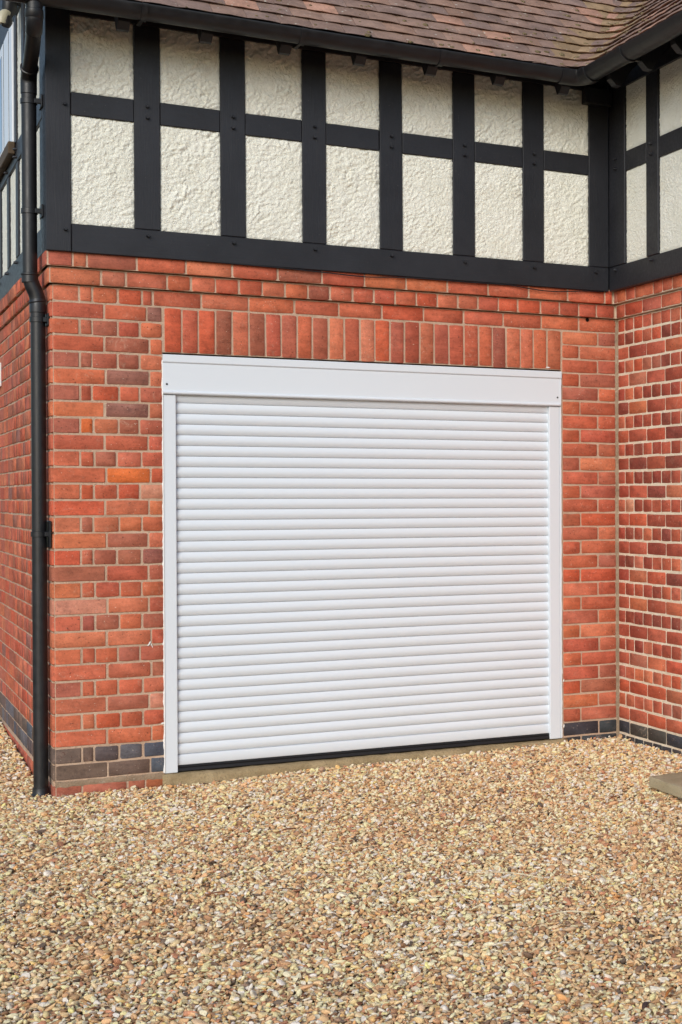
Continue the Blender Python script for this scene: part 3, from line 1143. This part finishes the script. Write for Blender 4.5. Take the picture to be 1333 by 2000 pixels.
# corner angle: swept quarter turn
m_ = MB()
n, na = 14, 8
rr = GR + .005
c0 = (GX - .078, GY - .078)
prof = [(-rr, .005)] + [(-rr * math.cos(math.pi * i / n), -rr * math.sin(math.pi * i / n)) for i in range(0, n + 1)] + [(rr, .005)]
for i in range(na + 1):
    a = math.pi / 2 * i / na
    for (q, z) in prof:
        R_ = .078 + q
        m_.v.append((c0[0] + math.sin(a) * R_, c0[1] + math.cos(a) * R_, GZ + z))
k = len(prof)
m_.f = [(i * k + j, i * k + j + 1, (i + 1) * k + j + 1, (i + 1) * k + j) for i in range(na) for j in range(k - 1)]
me = m_.mesh('corner_angle')
auto_smooth(me, 40)
link('corner_angle', me, M['plastic'], gut)
for x in (GX - .16, GX - .085):
    pass
trough('x', GX - .150, GX - .075, .007, 'union_collar')
trough('y', GY - .075, GY - .150, .007, 'union_collar')
for x in (0.315, 1.075, 1.81):
    trough('x', x, x + .028, .006, 'bracket')
    link('bracket_arm', bevel_box(x + .004, x + .022, GY + .02, GY + .12, GZ - .058, GZ - .040, .002, 1, 'bracket_arm'), M['plastic'], gut)
for y in (-0.98, -1.9, -2.8):
    trough('y', y, y - .035, .007, 'bracket')
    link('bracket_arm', bevel_box(GX + .02, GX + .12, y - .03, y - .006, GZ - .058, GZ - .040, .002, 1, 'bracket_arm'), M['plastic'], gut)
trough('x', -0.405, -0.385, .004, 'end_cap')

# ------------------------------------------------------------------ downpipe
dp = link('downpipe', None, loc=(-.09, .10, 0))
tag(dp, 'black round plastic downpipe with offset bends at the left corner of the house', 'downpipe')


def dpart(name, pts, rad, seg=24):
    m_ = MB()
    tube(m_, [Vector(p) - Vector((-.09, .10, 0)) for p in pts], rad, seg)
    me = m_.mesh(name)
    auto_smooth(me, 40)
    return link(name, me, M['plastic'], dp)


PR = 0.0345
LX, UX, PY = -0.090, -0.125, 0.10
dpart('pipe', [(LX, PY, -0.07), (LX, PY, 1.2), (LX, PY, 2.40)], PR)
dpart('socket', [(LX, PY, 2.352), (LX, PY, 2.355), (LX, PY, 2.42), (LX, PY, 2.425)], [PR, PR + .003, PR + .003, PR + .001])


def bend(p0, p1, d0_, d1_, n_=10):
    p0, p1, d0_, d1_ = map(Vector, (p0, p1, d0_, d1_))
    return [p0 * (1 - t_) ** 3 + (p0 + d0_) * 3 * t_ * (1 - t_) ** 2 + (p1 - d1_) * 3 * t_ * t_ * (1 - t_) + p1 * t_ ** 3 for t_ in [i / n_ for i in range(n_ + 1)]]


dpart('offset_bend', bend((LX, PY, 2.40), (UX, PY, 2.545), (0, 0, .06), (0, 0, .06)), PR + .002)
dpart('collar', [(LX, PY, 2.404), (LX - .001, PY, 2.409), (LX - .002, PY, 2.417)], [PR + .004, PR + .007, PR + .004])
dpart('collar', [(UX, PY, 2.535), (UX, PY, 2.540), (UX, PY, 2.547), (UX, PY, 2.549)], [PR + .003, PR + .0075, PR + .0075, PR + .003])
dpart('socket', [(UX, PY, 2.50), (UX, PY, 2.503), (UX, PY, 2.54)], [PR + .001, PR + .004, PR + .004])
dpart('pipe', [(UX, PY, 2.54), (UX, PY, 3.0), (UX, PY, 3.50)], PR)
dpart('socket', [(UX, PY, 3.44), (UX, PY, 3.443), (UX, PY, 3.50)], [PR, PR + .003, PR + .003])
top = (-.150, -.395, 3.70)
el = bend((UX, PY, 3.49), (UX - .003, PY - .07, 3.555), (0, 0, .04), (-.002, -.045, .018))
dpart('elbow', el, PR + .003)
dpart('collar', [(UX - .002, PY - .055, 3.550), (UX - .003, PY - .062, 3.5535), (UX - .003, PY - .072, 3.5585), (UX - .004, PY - .078, 3.561)], [PR + .003, PR + .008, PR + .008, PR + .003])
sw_end = (-.147, -.345, 3.640)
dpart('swan_neck', [(UX - .003, PY - .06, 3.553), (-.135, -.15, 3.600), sw_end], PR)
dpart('elbow', bend(sw_end, top, (-.001, -.03, .012), (0, 0, .03)), PR + .003)
dpart('outlet', [(-.150, -.395, 3.685), (-.150, -.395, 3.69), (-.150, -.395, 3.725), (-.150, -.395, 3.728), (-.150, -.395, 3.77)], [PR + .002, PR + .006, PR + .006, PR + .002, PR + .004])
# brackets
for (x, z) in ((LX, 2.318), (LX, 1.244), (UX, 2.858), (UX, 3.405)):
    dpart('clip', [(x, PY, z - .014), (x, PY, z - .012), (x, PY, z + .012), (x, PY, z + .014)], [PR + .001, PR + .0045, PR + .0045, PR + .001])
    wx = XL if x == LX else -.069
    m_ = bevel_box(x + .02 + .09, wx + .004 + .09, PY - .045 - .10, PY - .020 - .10, z - .012, z + .012, .002, 1, 'clip_arm')
    link('clip_arm', m_, M['plastic'], dp)
    hh = .032 if z != 1.244 else .068
    m_ = bevel_box(wx - .008 + .09, wx + .0 + .09, PY - (.065 if z != 1.244 else .098) - .10, PY + .03 - .10, z - hh, z + hh, .003, 1, 'back_plate')
    link('back_plate', m_, M['plastic'], dp)
dpart('foot_flange', [(LX, PY, -.088), (LX, PY, -.080), (LX, PY, -.068), (LX, PY, -.055), (LX, PY, -.030)], [.058, .060, .046, PR + .006, PR + .004])

# ------------------------------------------------------------------ roller garage door
door = link('roller_door', None, loc=((DX0 + DX1) / 2, 0.02, 0))
tag(door, 'white slatted roller garage door with boxed head and side guides', 'garage door')
DOFF = Vector(((DX0 + DX1) / 2, 0.02, 0))


def dlink(name, me, mat):
    o_ = link(name, me, mat, door)
    o_.matrix_parent_inverse = Matrix.Translation(-DOFF)
    return o_


def extrude_x(prof, x0, x1, name, close=True, ang=30, segs=1):
    k = len(prof)
    m_ = MB()
    for i in range(segs + 1):
        x = x0 + (x1 - x0) * i / segs
        m_.v += [(x, y, z) for y, z in prof]
    for i in range(segs):
        for j in range(k if close else k - 1):
            j2 = (j + 1) % k
            m_.f.append((i * k + j, i * k + j2, (i + 1) * k + j2, (i + 1) * k + j))
    if close:
        m_.f += [tuple(range(k - 1, -1, -1)), tuple(range(segs * k, (segs + 1) * k))]
    me = m_.mesh(name)
    bm = bmesh.new()
    bm.from_mesh(me)
    bmesh.ops.recalc_face_normals(bm, faces=bm.faces)
    bm.to_mesh(me)
    bm.free()
    return auto_smooth(me, ang)


# head box: top strip, main panel, rolled lower lip
dlink('head_strip', extrude_x([(.10, 2.165), (-.006, 2.165), (-.0085, 2.161), (-.0085, 2.128), (-.004, 2.1225), (.10, 2.1225)], DX0, DX1 - .001, 'head_strip'), M['white'])
lip = [(-.004 - .0105 * math.sin(a_), 1.969 + .009 * math.cos(a_)) for a_ in [math.pi * i / 8 for i in range(9)]]
dlink('head_panel', extrude_x([(.10, 2.1215), (-.0035, 2.1215), (-.0035, 2.05)] + lip + [(.012, 1.9595), (.10, 1.9595)], DX0 + .001, DX1 - .011, 'head_panel', ang=40), M['white'])
dlink('head_end', bevel_box(DX1 - .0105, DX1 - .002, -.0065, .10, 1.9605, 2.1215, .0015, 1, 'head_end'), M['white'])
for x in (DX0 + .020, DX1 - .026):
    m_ = MB()
    tube(m_, [(x, -.002, 2.012), (x, -.006, 2.012), (x, -.0075, 2.012)], [.0052, .0052, .003], 10)
    dlink('screw', m_.mesh('screw'), M['rubber'])
# guides
GL, GRr = 0.544, 2.618


def guide(x0, x1, inner, name='guide_rail'):
    bm_ = [bevel_box(x0, x1, .0005, .085, 0.0, 1.9575, .004, 2, name)]
    return dlink(name, bm_[0], M['white'])


guide(DX0 + .001, GL, 1)
guide(GRr, DX1 - .012, -1)
dlink('guide_edge', bevel_box(DX1 - .0115, DX1 - .003, -.002, .08, 0.001, 1.9585, .0015, 1, 'guide_edge'), M['white'])
for x in (GL - .010, GRr + .004):
    pass
# curtain slats
SLP = 0.0554
z_edges = [0.034]
z = 0.090
while z < 2.02:
    z_edges.append(z)
    z += SLP
slat_cache = {}
YS = 0.024
for i, (z0, z1) in enumerate(zip(z_edges[:-1], z_edges[1:])):
    hgt = z1 - z0
    key = round(hgt, 4)
    if key not in slat_cache:
        n_ = 12
        pts = []
        if i == 0:
            pts = [(YS + .002, 0), (YS - .004, .001), (YS - .007, .006), (YS - .007, hgt * .75), (YS - .004, hgt * .92), (YS + .003, hgt - .001)]
        else:
            for q in range(n_ + 1):
                t_ = q / n_
                yy = YS + 0.0065 - 0.0135 * math.sin(math.pi * (0.06 + 0.90 * t_)) ** 0.75 + (.0012 if q == 0 else 0)
                pts.append((yy, .0008 + t_ * (hgt - .0016)))
        pts = [(YS + .018, 0.0008)] + pts + [(YS + .018, hgt - .0008)]
        me = extrude_x(pts, GL - .012, GRr + .012, 'slat', ang=32, segs=1)
        me.materials.append(M['white'])
        slat_cache[key] = me
    o = link('slat' if i else 'bottom_slat', slat_cache[key], None, door, (-DOFF.x, -DOFF.y + random.uniform(-.0004, .0004), z0))
# rubber seal
sp = [(YS + .02, .034), (YS - .004, .033), (YS - .010, .026), (YS - .007, .019), (YS - .012, .013), (YS - .013, .004), (YS - .004, -.002), (YS + .02, -.002)]
dlink('bottom_seal', extrude_x(sp, GL + .001, GRr - .001, 'bottom_seal', ang=40), M['rubber'])
# dark box behind
mb = MB()
mb.box(DX0 + .002, DX1 - .002, .11, .16, -.002, 2.17)
dlink('door_backing', mb.mesh('door_backing'), M['rubber'])
# sealant beads squeezed against the brick
for x, sgn, amp in ((DX0 - .001, -1, .006), (DX1 - .002, 1, .007)):
    m_ = MB()
    n_ = 150
    for i in range(n_ + 1):
        z = .005 + 2.13 * i / n_
        q = float(perlin(np.array([z * 14]), np.array([x * 7]), 9)[0]) + .8 * float(perlin(np.array([z * 47]), np.array([x * 3]), 4)[0])
        wd = max(.0008, amp * (.45 + 1.3 * q) * (1.2 if z < .5 else .8))
        m_.v += [(x - sgn * .004, -.003, z), (x + sgn * wd * .5, -.0035 - wd * .15, z), (x + sgn * wd, .004, z)]
    for i in range(n_):
        for k in range(2):
            f = (i * 3 + k, i * 3 + k + 1, i * 3 + k + 4, i * 3 + k + 3)
            m_.f.append(f if sgn > 0 else f[::-1])
    dlink('sealant_bead', m_.mesh('sealant_bead', True), M['sealant'])

# smears of sealant left on the bricks
for (x, z, wd, ht, sl_) in ((0.408, 0.676, .010, .034, .5), (0.421, 0.664, .006, .026, -.4), (0.470, 0.262, .020, .012, .1), (2.610, 2.186, .030, .010, .0), (2.703, 0.34, .008, .022, .2), (2.704, 0.075, .010, .03, .1)):
    m_ = MB()
    k_ = 11
    m_.v = [(x, -.0042, z)] + [(x + (wd / 2 * math.cos(a_) + sl_ * ht / 2 * math.sin(a_)) * random.uniform(.45, 1.1), -.0018, z + ht / 2 * math.sin(a_) * random.uniform(.5, 1.1)) for a_ in [2 * math.pi * i / k_ for i in range(k_)]]
    m_.f = [(0, i + 1, (i + 1) % k_ + 1) for i in range(k_)]
    link('sealant_smear', m_.mesh('sealant_smear', True), M['sealant'], WALLS['F'])

# ------------------------------------------------------------------ cable tucked under the sill beam
cp = [(0.55, 2.652), (0.70, 2.650), (0.842, 2.648), (1.067, 2.645), (1.19, 2.641), (1.317, 2.637), (1.42, 2.632), (1.519, 2.630), (1.60, 2.634), (1.661, 2.639), (1.833, 2.644), (2.048, 2.642), (2.351, 2.644), (2.40, 2.640), (2.454, 2.633), (2.559, 2.625), (2.65, 2.626), (2.74, 2.633), (2.808, 2.641), (2.94, 2.645)]
m_ = MB()
tube(m_, [(x, -.066, z) for x, z in cp], .0032, 8)
cb = link('cable', m_.mesh('cable', True), M['plastic'])
tag(cb, 'thin black cable sagging below the front timber sill above the bricks', 'cable')

# ------------------------------------------------------------------ security light, top left
sl = link('security_light', None, loc=(-.19, 1.1, 4.16))
tag(sl, 'dark outdoor lamp with cream hood on the left wall beside the window', 'lamp')
so = Vector((-.19, 1.1, 4.16))


def slp(name, pts, rad, mat, seg=14):
    m2 = MB()
    tube(m2, [Vector(p) - so for p in pts], rad, seg)
    me2 = m2.mesh(name)
    auto_smooth(me2, 45)
    return link(name, me2, mat, sl)


slp('arm', [(-.060, 1.1, 4.17), (-.12, 1.1, 4.19), (-.15, 1.1, 4.20)], .016, M['plastic'])
slp('housing', [(-.112, 1.1, 4.23), (-.114, 1.1, 4.20), (-.118, 1.1, 4.13), (-.126, 1.1, 4.095)], [.030, .040, .040, .026], M['plastic'])
slp('hood', bend((-.118, 1.085, 4.10), (-.158, 1.07, 4.04), (-.03, -.005, .012), (-.002, 0, -.03)), [.018, .022, .025, .027, .028, .028, .028, .028, .027, .026, .024], M['lamp'])
slp('lens', [(-.13, 1.08, 4.085), (-.134, 1.078, 4.05), (-.138, 1.076, 4.03)], [.026, .030, .022], M['plastic'])

# ------------------------------------------------------------------ doorstep slab at the right wing
m_ = MB()
poly = [(2.465, -1.597), (3.045, -1.49), (3.045, -2.75), (2.455, -2.75)]
bm = bmesh.new()
vb = [bm.verts.new((x, y, -.015)) for x, y in poly]
vt = [bm.verts.new((x, y, .037)) for x, y in poly]
bm.faces.new(vb[::1])
bm.faces.new(vt[::-1])
for i in range(4):
    j = (i + 1) % 4
    bm.faces.new((vb[j], vb[i], vt[i], vt[j]))
bmesh.ops.recalc_face_normals(bm, faces=bm.faces)
bmesh.ops.bevel(bm, geom=list(bm.edges), offset=.005, segments=2, affect='EDGES', profile=.5)
bmesh.ops.subdivide_edges(bm, edges=[e for e in bm.edges if e.calc_length() > .2], cuts=24, use_grid_fill=True)
for v_ in bm.verts:
    v_.co += Vector([random.uniform(-.0016, .0016) for _ in range(3)])
me = bpy.data.meshes.new('step_slab')
bm.to_mesh(me)
bm.free()
auto_smooth(me, 40)
step = link('step_slab', None, loc=(2.77, -2.1, -.04))
tag(step, 'grey brown stone doorstep slab lying on the gravel by the right wing', 'doorstep')
o = link('slab', me, M['slab'], step)
o.matrix_parent_inverse = Matrix.Translation((-2.77, 2.1, .04))
o = link('riser', bevel_box(2.56, 3.04, -2.70, -1.70, -.12, -.0155, .004, 1, 'riser', .002), M['sill'], step)
o.matrix_parent_inverse = Matrix.Translation((-2.77, 2.1, .04))

# ------------------------------------------------------------------ gravel
lib = bpy.data.collections.new('pebble_library')
for k in range(14):
    r = np.random.default_rng(500 + k)
    bm = bmesh.new()
    if k % 3 != 0:
        pts = r.normal(size=(15, 3))
        pts /= np.linalg.norm(pts, axis=1)[:, None] ** 0.9
        for p in pts:
            bm.verts.new(p)
        bmesh.ops.convex_hull(bm, input=bm.verts)
        bmesh.ops.bevel(bm, geom=list(bm.edges), offset=.07, segments=1, affect='EDGES')
    else:
        bmesh.ops.create_icosphere(bm, subdivisions=2, radius=1)
        ph = r.uniform(0, 6.28, 6)
        for v_ in bm.verts:
            c_ = v_.co
            v_.co = c_ * (1 + .16 * math.sin(2.1 * c_.x + ph[0]) * math.cos(1.7 * c_.y + ph[1]) + .10 * math.sin(3.3 * c_.z + 2.0 * c_.x + ph[2]) + .05 * math.sin(6 * c_.y + ph[3]))
    me = bpy.data.meshes.new('pebble')
    bm.to_mesh(me)
    bm.free()
    if k % 3 == 0:
        me.shade_smooth()
    else:
        auto_smooth(me, 30)
    me.materials.append(M['pebble'])
    o = bpy.data.objects.new('pebble_%02d' % k, me)
    lib.objects.link(o)


def region(x0, x1, y0, y1, sp_, jit=.48):
    X, Y = np.meshgrid(np.arange(x0, x1, sp_), np.arange(y0, y1, sp_ * .92))
    X = X + (np.arange(X.shape[0]) % 2)[:, None] * sp_ / 2
    X = X + RNG.uniform(-jit, jit, X.shape) * sp_
    Y = Y + RNG.uniform(-jit, jit, Y.shape) * sp_
    return X.ravel(), Y.ravel()


def keep(X, Y):
    ok = (X < XR - .012) & ~((X > XL - .012) & (Y > -.012)) & ~((X > X0 - .01) & (X < X1 + .01) & (Y > -.045))
    ok &= ~((X > 2.57) & (Y < -1.70) & (Y > -2.7))
    d = np.hypot(X - LX, Y - PY) > .036
    return ok & d


def vis(X, Y, m):
    dx, dy, dz = X - CAM.x, Y - CAM.y, -0.04 - CAM.z
    dep = dx * FWD.x + dy * FWD.y + dz * FWD.z
    dep = np.maximum(dep, .05)
    u = U0 + F_PX * (dx * RIGHT.x + dy * RIGHT.y + dz * RIGHT.z) / dep
    v = 1000 - F_PX * (dx * UP.x + dy * UP.y + dz * UP.z) / dep
    return (u > -m) & (u < 1333 + m) & (v < 2000 + m)


layers = []          # spacing, size lo, size hi, z offset, full
for (sp_, s0, s1, dz, everywhere) in ((0.0142, .0056, .0086, -.0105, False), (0.0160, .0058, .0104, -.0010, False), (0.030, .0066, .0130, .0055, False), (0.115, .0120, .0190, .0060, False), (0.026, .010, .0175, .001, True)):
    X, Y = region(-2.6, XR, -6.4, 3.6, sp_)
    ok = keep(X, Y)
    vv = vis(X, Y, 260)
    ok &= (~vv if everywhere else vv)
    X, Y = X[ok], Y[ok]
    n = len(X)
    s = s0 + (s1 - s0) * RNG.beta(1.6, 2.6, n)
    z = zg(X, Y) + dz + RNG.uniform(-.0045, .0045, n)
    layers.append((X, Y, z, s))
X = np.concatenate([l[0] for l in layers]); Y = np.concatenate([l[1] for l in layers])
Z = np.concatenate([l[2] for l in layers]); S = np.concatenate([l[3] for l in layers])
N = len(X)
me = bpy.data.meshes.new('gravel')
me.vertices.add(N)
me.vertices.foreach_set('co', np.stack([X, Y, Z], -1).astype(np.float32).ravel())
scl = np.stack([S * RNG.uniform(.95, 1.70, N), S * RNG.uniform(.70, 1.08, N), S * RNG.uniform(.40, .74, N)], -1)
rot = np.stack([RNG.normal(0, .46, N), RNG.normal(0, .42, N), RNG.uniform(0, 6.283, N)], -1)
pal = np.array([srgb(*c) for c in ((226, 203, 162), (212, 180, 134), (200, 163, 116), (180, 142, 102), (156, 118, 84), (206, 156, 96), (184, 172, 152), (242, 234, 216), (164, 114, 84), (132, 108, 88), (92, 80, 70), (218, 188, 150))], dtype=np.float32)
prob = np.array([.19, .21, .17, .11, .06, .055, .03, .045, .035, .03, .022, .09]); prob /= prob.sum()
ci = RNG.choice(len(pal), N, p=prob)
pc = pal[ci] * (np.clip(RNG.lognormal(-.06, .24, N), .45, 1.5)[:, None]).astype(np.float32)
patch = perlin(X * .9 + 3, Y * .9, 77) + .6 * perlin(X * 3.1, Y * 3.1 + 5, 78)
pc[:, :3] *= (1 + .24 * patch)[:, None]
pc[:, :3] = np.minimum(pc[:, :3] * np.array([1.62, 1.57, 1.50]), np.array([.84, .78, .68]))
lum = pc[:, :3] @ np.array([.35, .5, .15])
pc[:, :3] = (pc[:, :3] * .88 + (lum * .12)[:, None]) * np.array([1.03, .96, .89])
pc[:, 3] = 1
for nm, ty, arr, key in (('pcol', 'FLOAT_COLOR', pc, 'color'), ('rot', 'FLOAT_VECTOR', rot, 'vector'), ('scl', 'FLOAT_VECTOR', scl, 'vector')):
    at = me.attributes.new(nm, ty, 'POINT')
    at.data.foreach_set(key, arr.astype(np.float32).ravel())
at = me.attributes.new('variant', 'INT', 'POINT')
at.data.foreach_set('value', RNG.integers(0, 14, N).astype(np.int32))
gravel = link('gravel', me, M['pebble'])
tag(gravel, 'loose buff and tan pea gravel covering the drive in front of the garage', 'gravel', kind='stuff')
ng = bpy.data.node_groups.new('gravel_scatter', 'GeometryNodeTree')
ng.interface.new_socket('Geometry', in_out='INPUT', socket_type='NodeSocketGeometry')
ng.interface.new_socket('Geometry', in_out='OUTPUT', socket_type='NodeSocketGeometry')
gi, go = ng.nodes.new('NodeGroupInput'), ng.nodes.new('NodeGroupOutput')
iop = ng.nodes.new('GeometryNodeInstanceOnPoints')
ci_ = ng.nodes.new('GeometryNodeCollectionInfo')
ci_.inputs['Collection'].default_value = lib
ci_.inputs['Separate Children'].default_value = True
ci_.inputs['Reset Children'].default_value = True
iop.inputs['Pick Instance'].default_value = True


def named(nm, ty):
    q = ng.nodes.new('GeometryNodeInputNamedAttribute')
    q.data_type = ty
    q.inputs['Name'].default_value = nm
    return q.outputs['Attribute']


ng.links.new(gi.outputs[0], iop.inputs['Points'])
ng.links.new(ci_.outputs[0], iop.inputs['Instance'])
ng.links.new(named('variant', 'INT'), iop.inputs['Instance Index'])
e2r = ng.nodes.new('FunctionNodeEulerToRotation')
ng.links.new(named('rot', 'FLOAT_VECTOR'), e2r.inputs[0])
ng.links.new(e2r.outputs[0], iop.inputs['Rotation'])
ng.links.new(named('scl', 'FLOAT_VECTOR'), iop.inputs['Scale'])
ng.links.new(iop.outputs[0], go.inputs[0])
gm = gravel.modifiers.new('scatter', 'NODES')
gm.node_group = ng
print('pebbles', N, 'tiles', n_tile)

# ------------------------------------------------------------------ litter on the gravel


def ground_at(u, v):
    d = FWD + RIGHT * ((u - U0) / F_PX) - UP * ((v - 1000) / F_PX)
    z = -0.03
    for _ in range(4):
        t_ = (z - CAM.z) / d.z
        p = CAM + d * t_
        z = float(zg(p.x, p.y)) + .008
    return Vector((p.x, p.y, z))


def splinter(name, label, cat, a, b, wd, th, col, bendz=.004, group=None):
    """a bit of wood or leaf lying between two spots on the drive"""
    a, b = ground_at(*a), ground_at(*b)
    d = b - a
    side = Vector((-d.y, d.x, 0)).normalized()
    n_ = 7
    m2 = MB()
    for i in range(n_ + 1):
        t_ = i / n_
        p = d * t_ + Vector((0, 0, bendz * math.sin(math.pi * t_) + .003)) + side * random.uniform(-.0012, .0012)
        w2 = wd * (1 - .65 * abs(2 * t_ - 1) ** 2.2) * .5
        for (q, h2) in ((-1, 0), (-.4, .6), (.5, .5), (1, 0), (0, -.5)):
            m2.v.append(p + side * q * w2 + Vector((0, 0, h2 * th + .016)))
    for i in range(n_):
        for k_ in range(5):
            k2_ = (k_ + 1) % 5
            m2.f.append((i * 5 + k2_, i * 5 + k_, (i + 1) * 5 + k_, (i + 1) * 5 + k2_))
    m2.f += [(0, 1, 2, 3, 4), tuple(n_ * 5 + k_ for k_ in (4, 3, 2, 1, 0))]
    o_ = link(name, m2.mesh(name, True), M['wood'], None, a)
    o_.color = col
    tag(o_, label, cat, group)
    return o_


PALE, TAN, BRN, DRK, RED = srgb(236, 220, 185), srgb(205, 172, 125), srgb(120, 84, 60), srgb(70, 54, 44), srgb(150, 84, 58)
splinter('stick', 'pale straight splinter of wood on gravel, lower right of the drive', 'stick', (1071, 1798), (1153, 1794), .010, .004, PALE, .010)
splinter('twig', 'long pale dry stem on gravel below the stone doorstep', 'twig', (922, 1715), (1062, 1725), .008, .004, PALE, .012)
splinter('dead_leaf', 'curled rust brown leaf on gravel just below the doorstep slab', 'leaf', (1189, 1570), (1210, 1566), .020, .005, srgb(120, 66, 38), .010)
splinter('bark_chip', 'dark brown strip of bark lying on gravel at lower left centre', 'bark', (404, 1758), (448, 1752), .014, .005, srgb(128, 82, 58))
splinter('bark_chip', 'reddish bark sliver on gravel left of the garage sill', 'bark', (246, 1626), (288, 1634), .012, .004, RED)
splinter('bark_chip', 'brown bark fragment on gravel in the middle of the drive', 'bark', (552, 1630), (578, 1627), .016, .006, srgb(118, 74, 54))
splinter('stick', 'short pale splinter standing out at left centre of the gravel', 'stick', (497, 1714), (513, 1727), .008, .003, PALE, .010)
splinter('dead_leaf', 'dark curled leaf on gravel near the bottom right corner', 'leaf', (1256, 1984), (1268, 1972), .018, .005, srgb(72, 56, 54), .008)
splinter('dead_leaf', 'orange leaf fragment on gravel near the bottom right edge', 'leaf', (1299, 1962), (1318, 1940), .012, .003, srgb(190, 116, 58), .008)
splinter('bark_chip', 'grey brown flake of bark on gravel at right centre', 'bark', (984, 1816), (1018, 1808), .015, .004, srgb(128, 102, 84))
splinter('twig', 'thin dark twig on gravel at lower centre', 'twig', (544, 1746), (582, 1748), .004, .003, DRK)
splinter('stick', 'pale dry stem on the gravel in front of the left brick pier', 'stick', (118, 1624), (160, 1622), .005, .003, PALE)
splinter('stone_chip', 'cream flat stone flake on gravel at lower right centre', 'stone', (962, 1858), (998, 1852), .022, .005, srgb(230, 214, 186))
# brown crumbs of bark and leaf, uncounted
crumb = MB()
for _ in range(110):
    p = ground_at(random.uniform(-30, 1360), 1520 + 480 * random.random() ** .7)
    if not bool(keep(np.array([p.x]), np.array([p.y]))[0]):
        continue
    a = random.uniform(0, 6.28)
    L_, w2 = random.uniform(.010, .030), random.uniform(.004, .010)
    d = Vector((math.cos(a), math.sin(a), random.uniform(-.1, .2))) * L_
    sd_ = Vector((-math.sin(a), math.cos(a), random.uniform(-.3, .3))) * w2
    q = p + Vector((0, 0, random.uniform(.004, .008)))
    mid = q + d * .5
    crumb.add([q, mid + sd_, q + d, mid - sd_, mid + Vector((0, 0, .0045)), mid - Vector((0, 0, .003))], [(0, 4, 1), (1, 4, 2), (2, 4, 3), (3, 4, 0), (1, 5, 0), (2, 5, 1), (3, 5, 2), (0, 5, 3)])
o = link('leaf_litter', crumb.mesh('leaf_litter'), M['wood'])
o.color = srgb(124, 78, 54)
tag(o, 'brown crumbs of bark and dead leaf scattered over the gravel', 'litter', kind='stuff')
# uncounted chaff
chaff = MB()
for _ in range(520):
    u, v = random.uniform(-40, 1370), 1500 + 500 * random.random() ** .8
    p = ground_at(u, v)
    if not bool(keep(np.array([p.x]), np.array([p.y]))[0]):
        continue
    a = random.uniform(0, 6.28)
    L_ = random.uniform(.010, .038)
    d = Vector((math.cos(a), math.sin(a), random.uniform(-.1, .25)))
    sd_ = Vector((-d.y, d.x, 0)) * random.uniform(.0008, .0018)
    z_ = Vector((0, 0, .0014))
    q = p + Vector((0, 0, random.uniform(.001, .005)))
    e = q + d * L_
    m1 = (q + e) / 2 + sd_ * random.uniform(-1.5, 1.5)
    chaff.add([q - sd_, q + sd_, q + z_, m1 - sd_, m1 + sd_, m1 + z_, e - sd_ * .4, e + sd_ * .4, e + z_ * .4],
              [(0, 3, 5, 2), (2, 5, 4, 1), (1, 4, 3, 0), (3, 6, 8, 5), (5, 8, 7, 4), (4, 7, 6, 3), (0, 2, 1), (6, 7, 8)])
o = link('straw_litter', chaff.mesh('straw_litter'), M['wood'])
o.color = srgb(216, 192, 150)
tag(o, 'bits of dry straw scattered over the gravel', 'litter', kind='stuff')
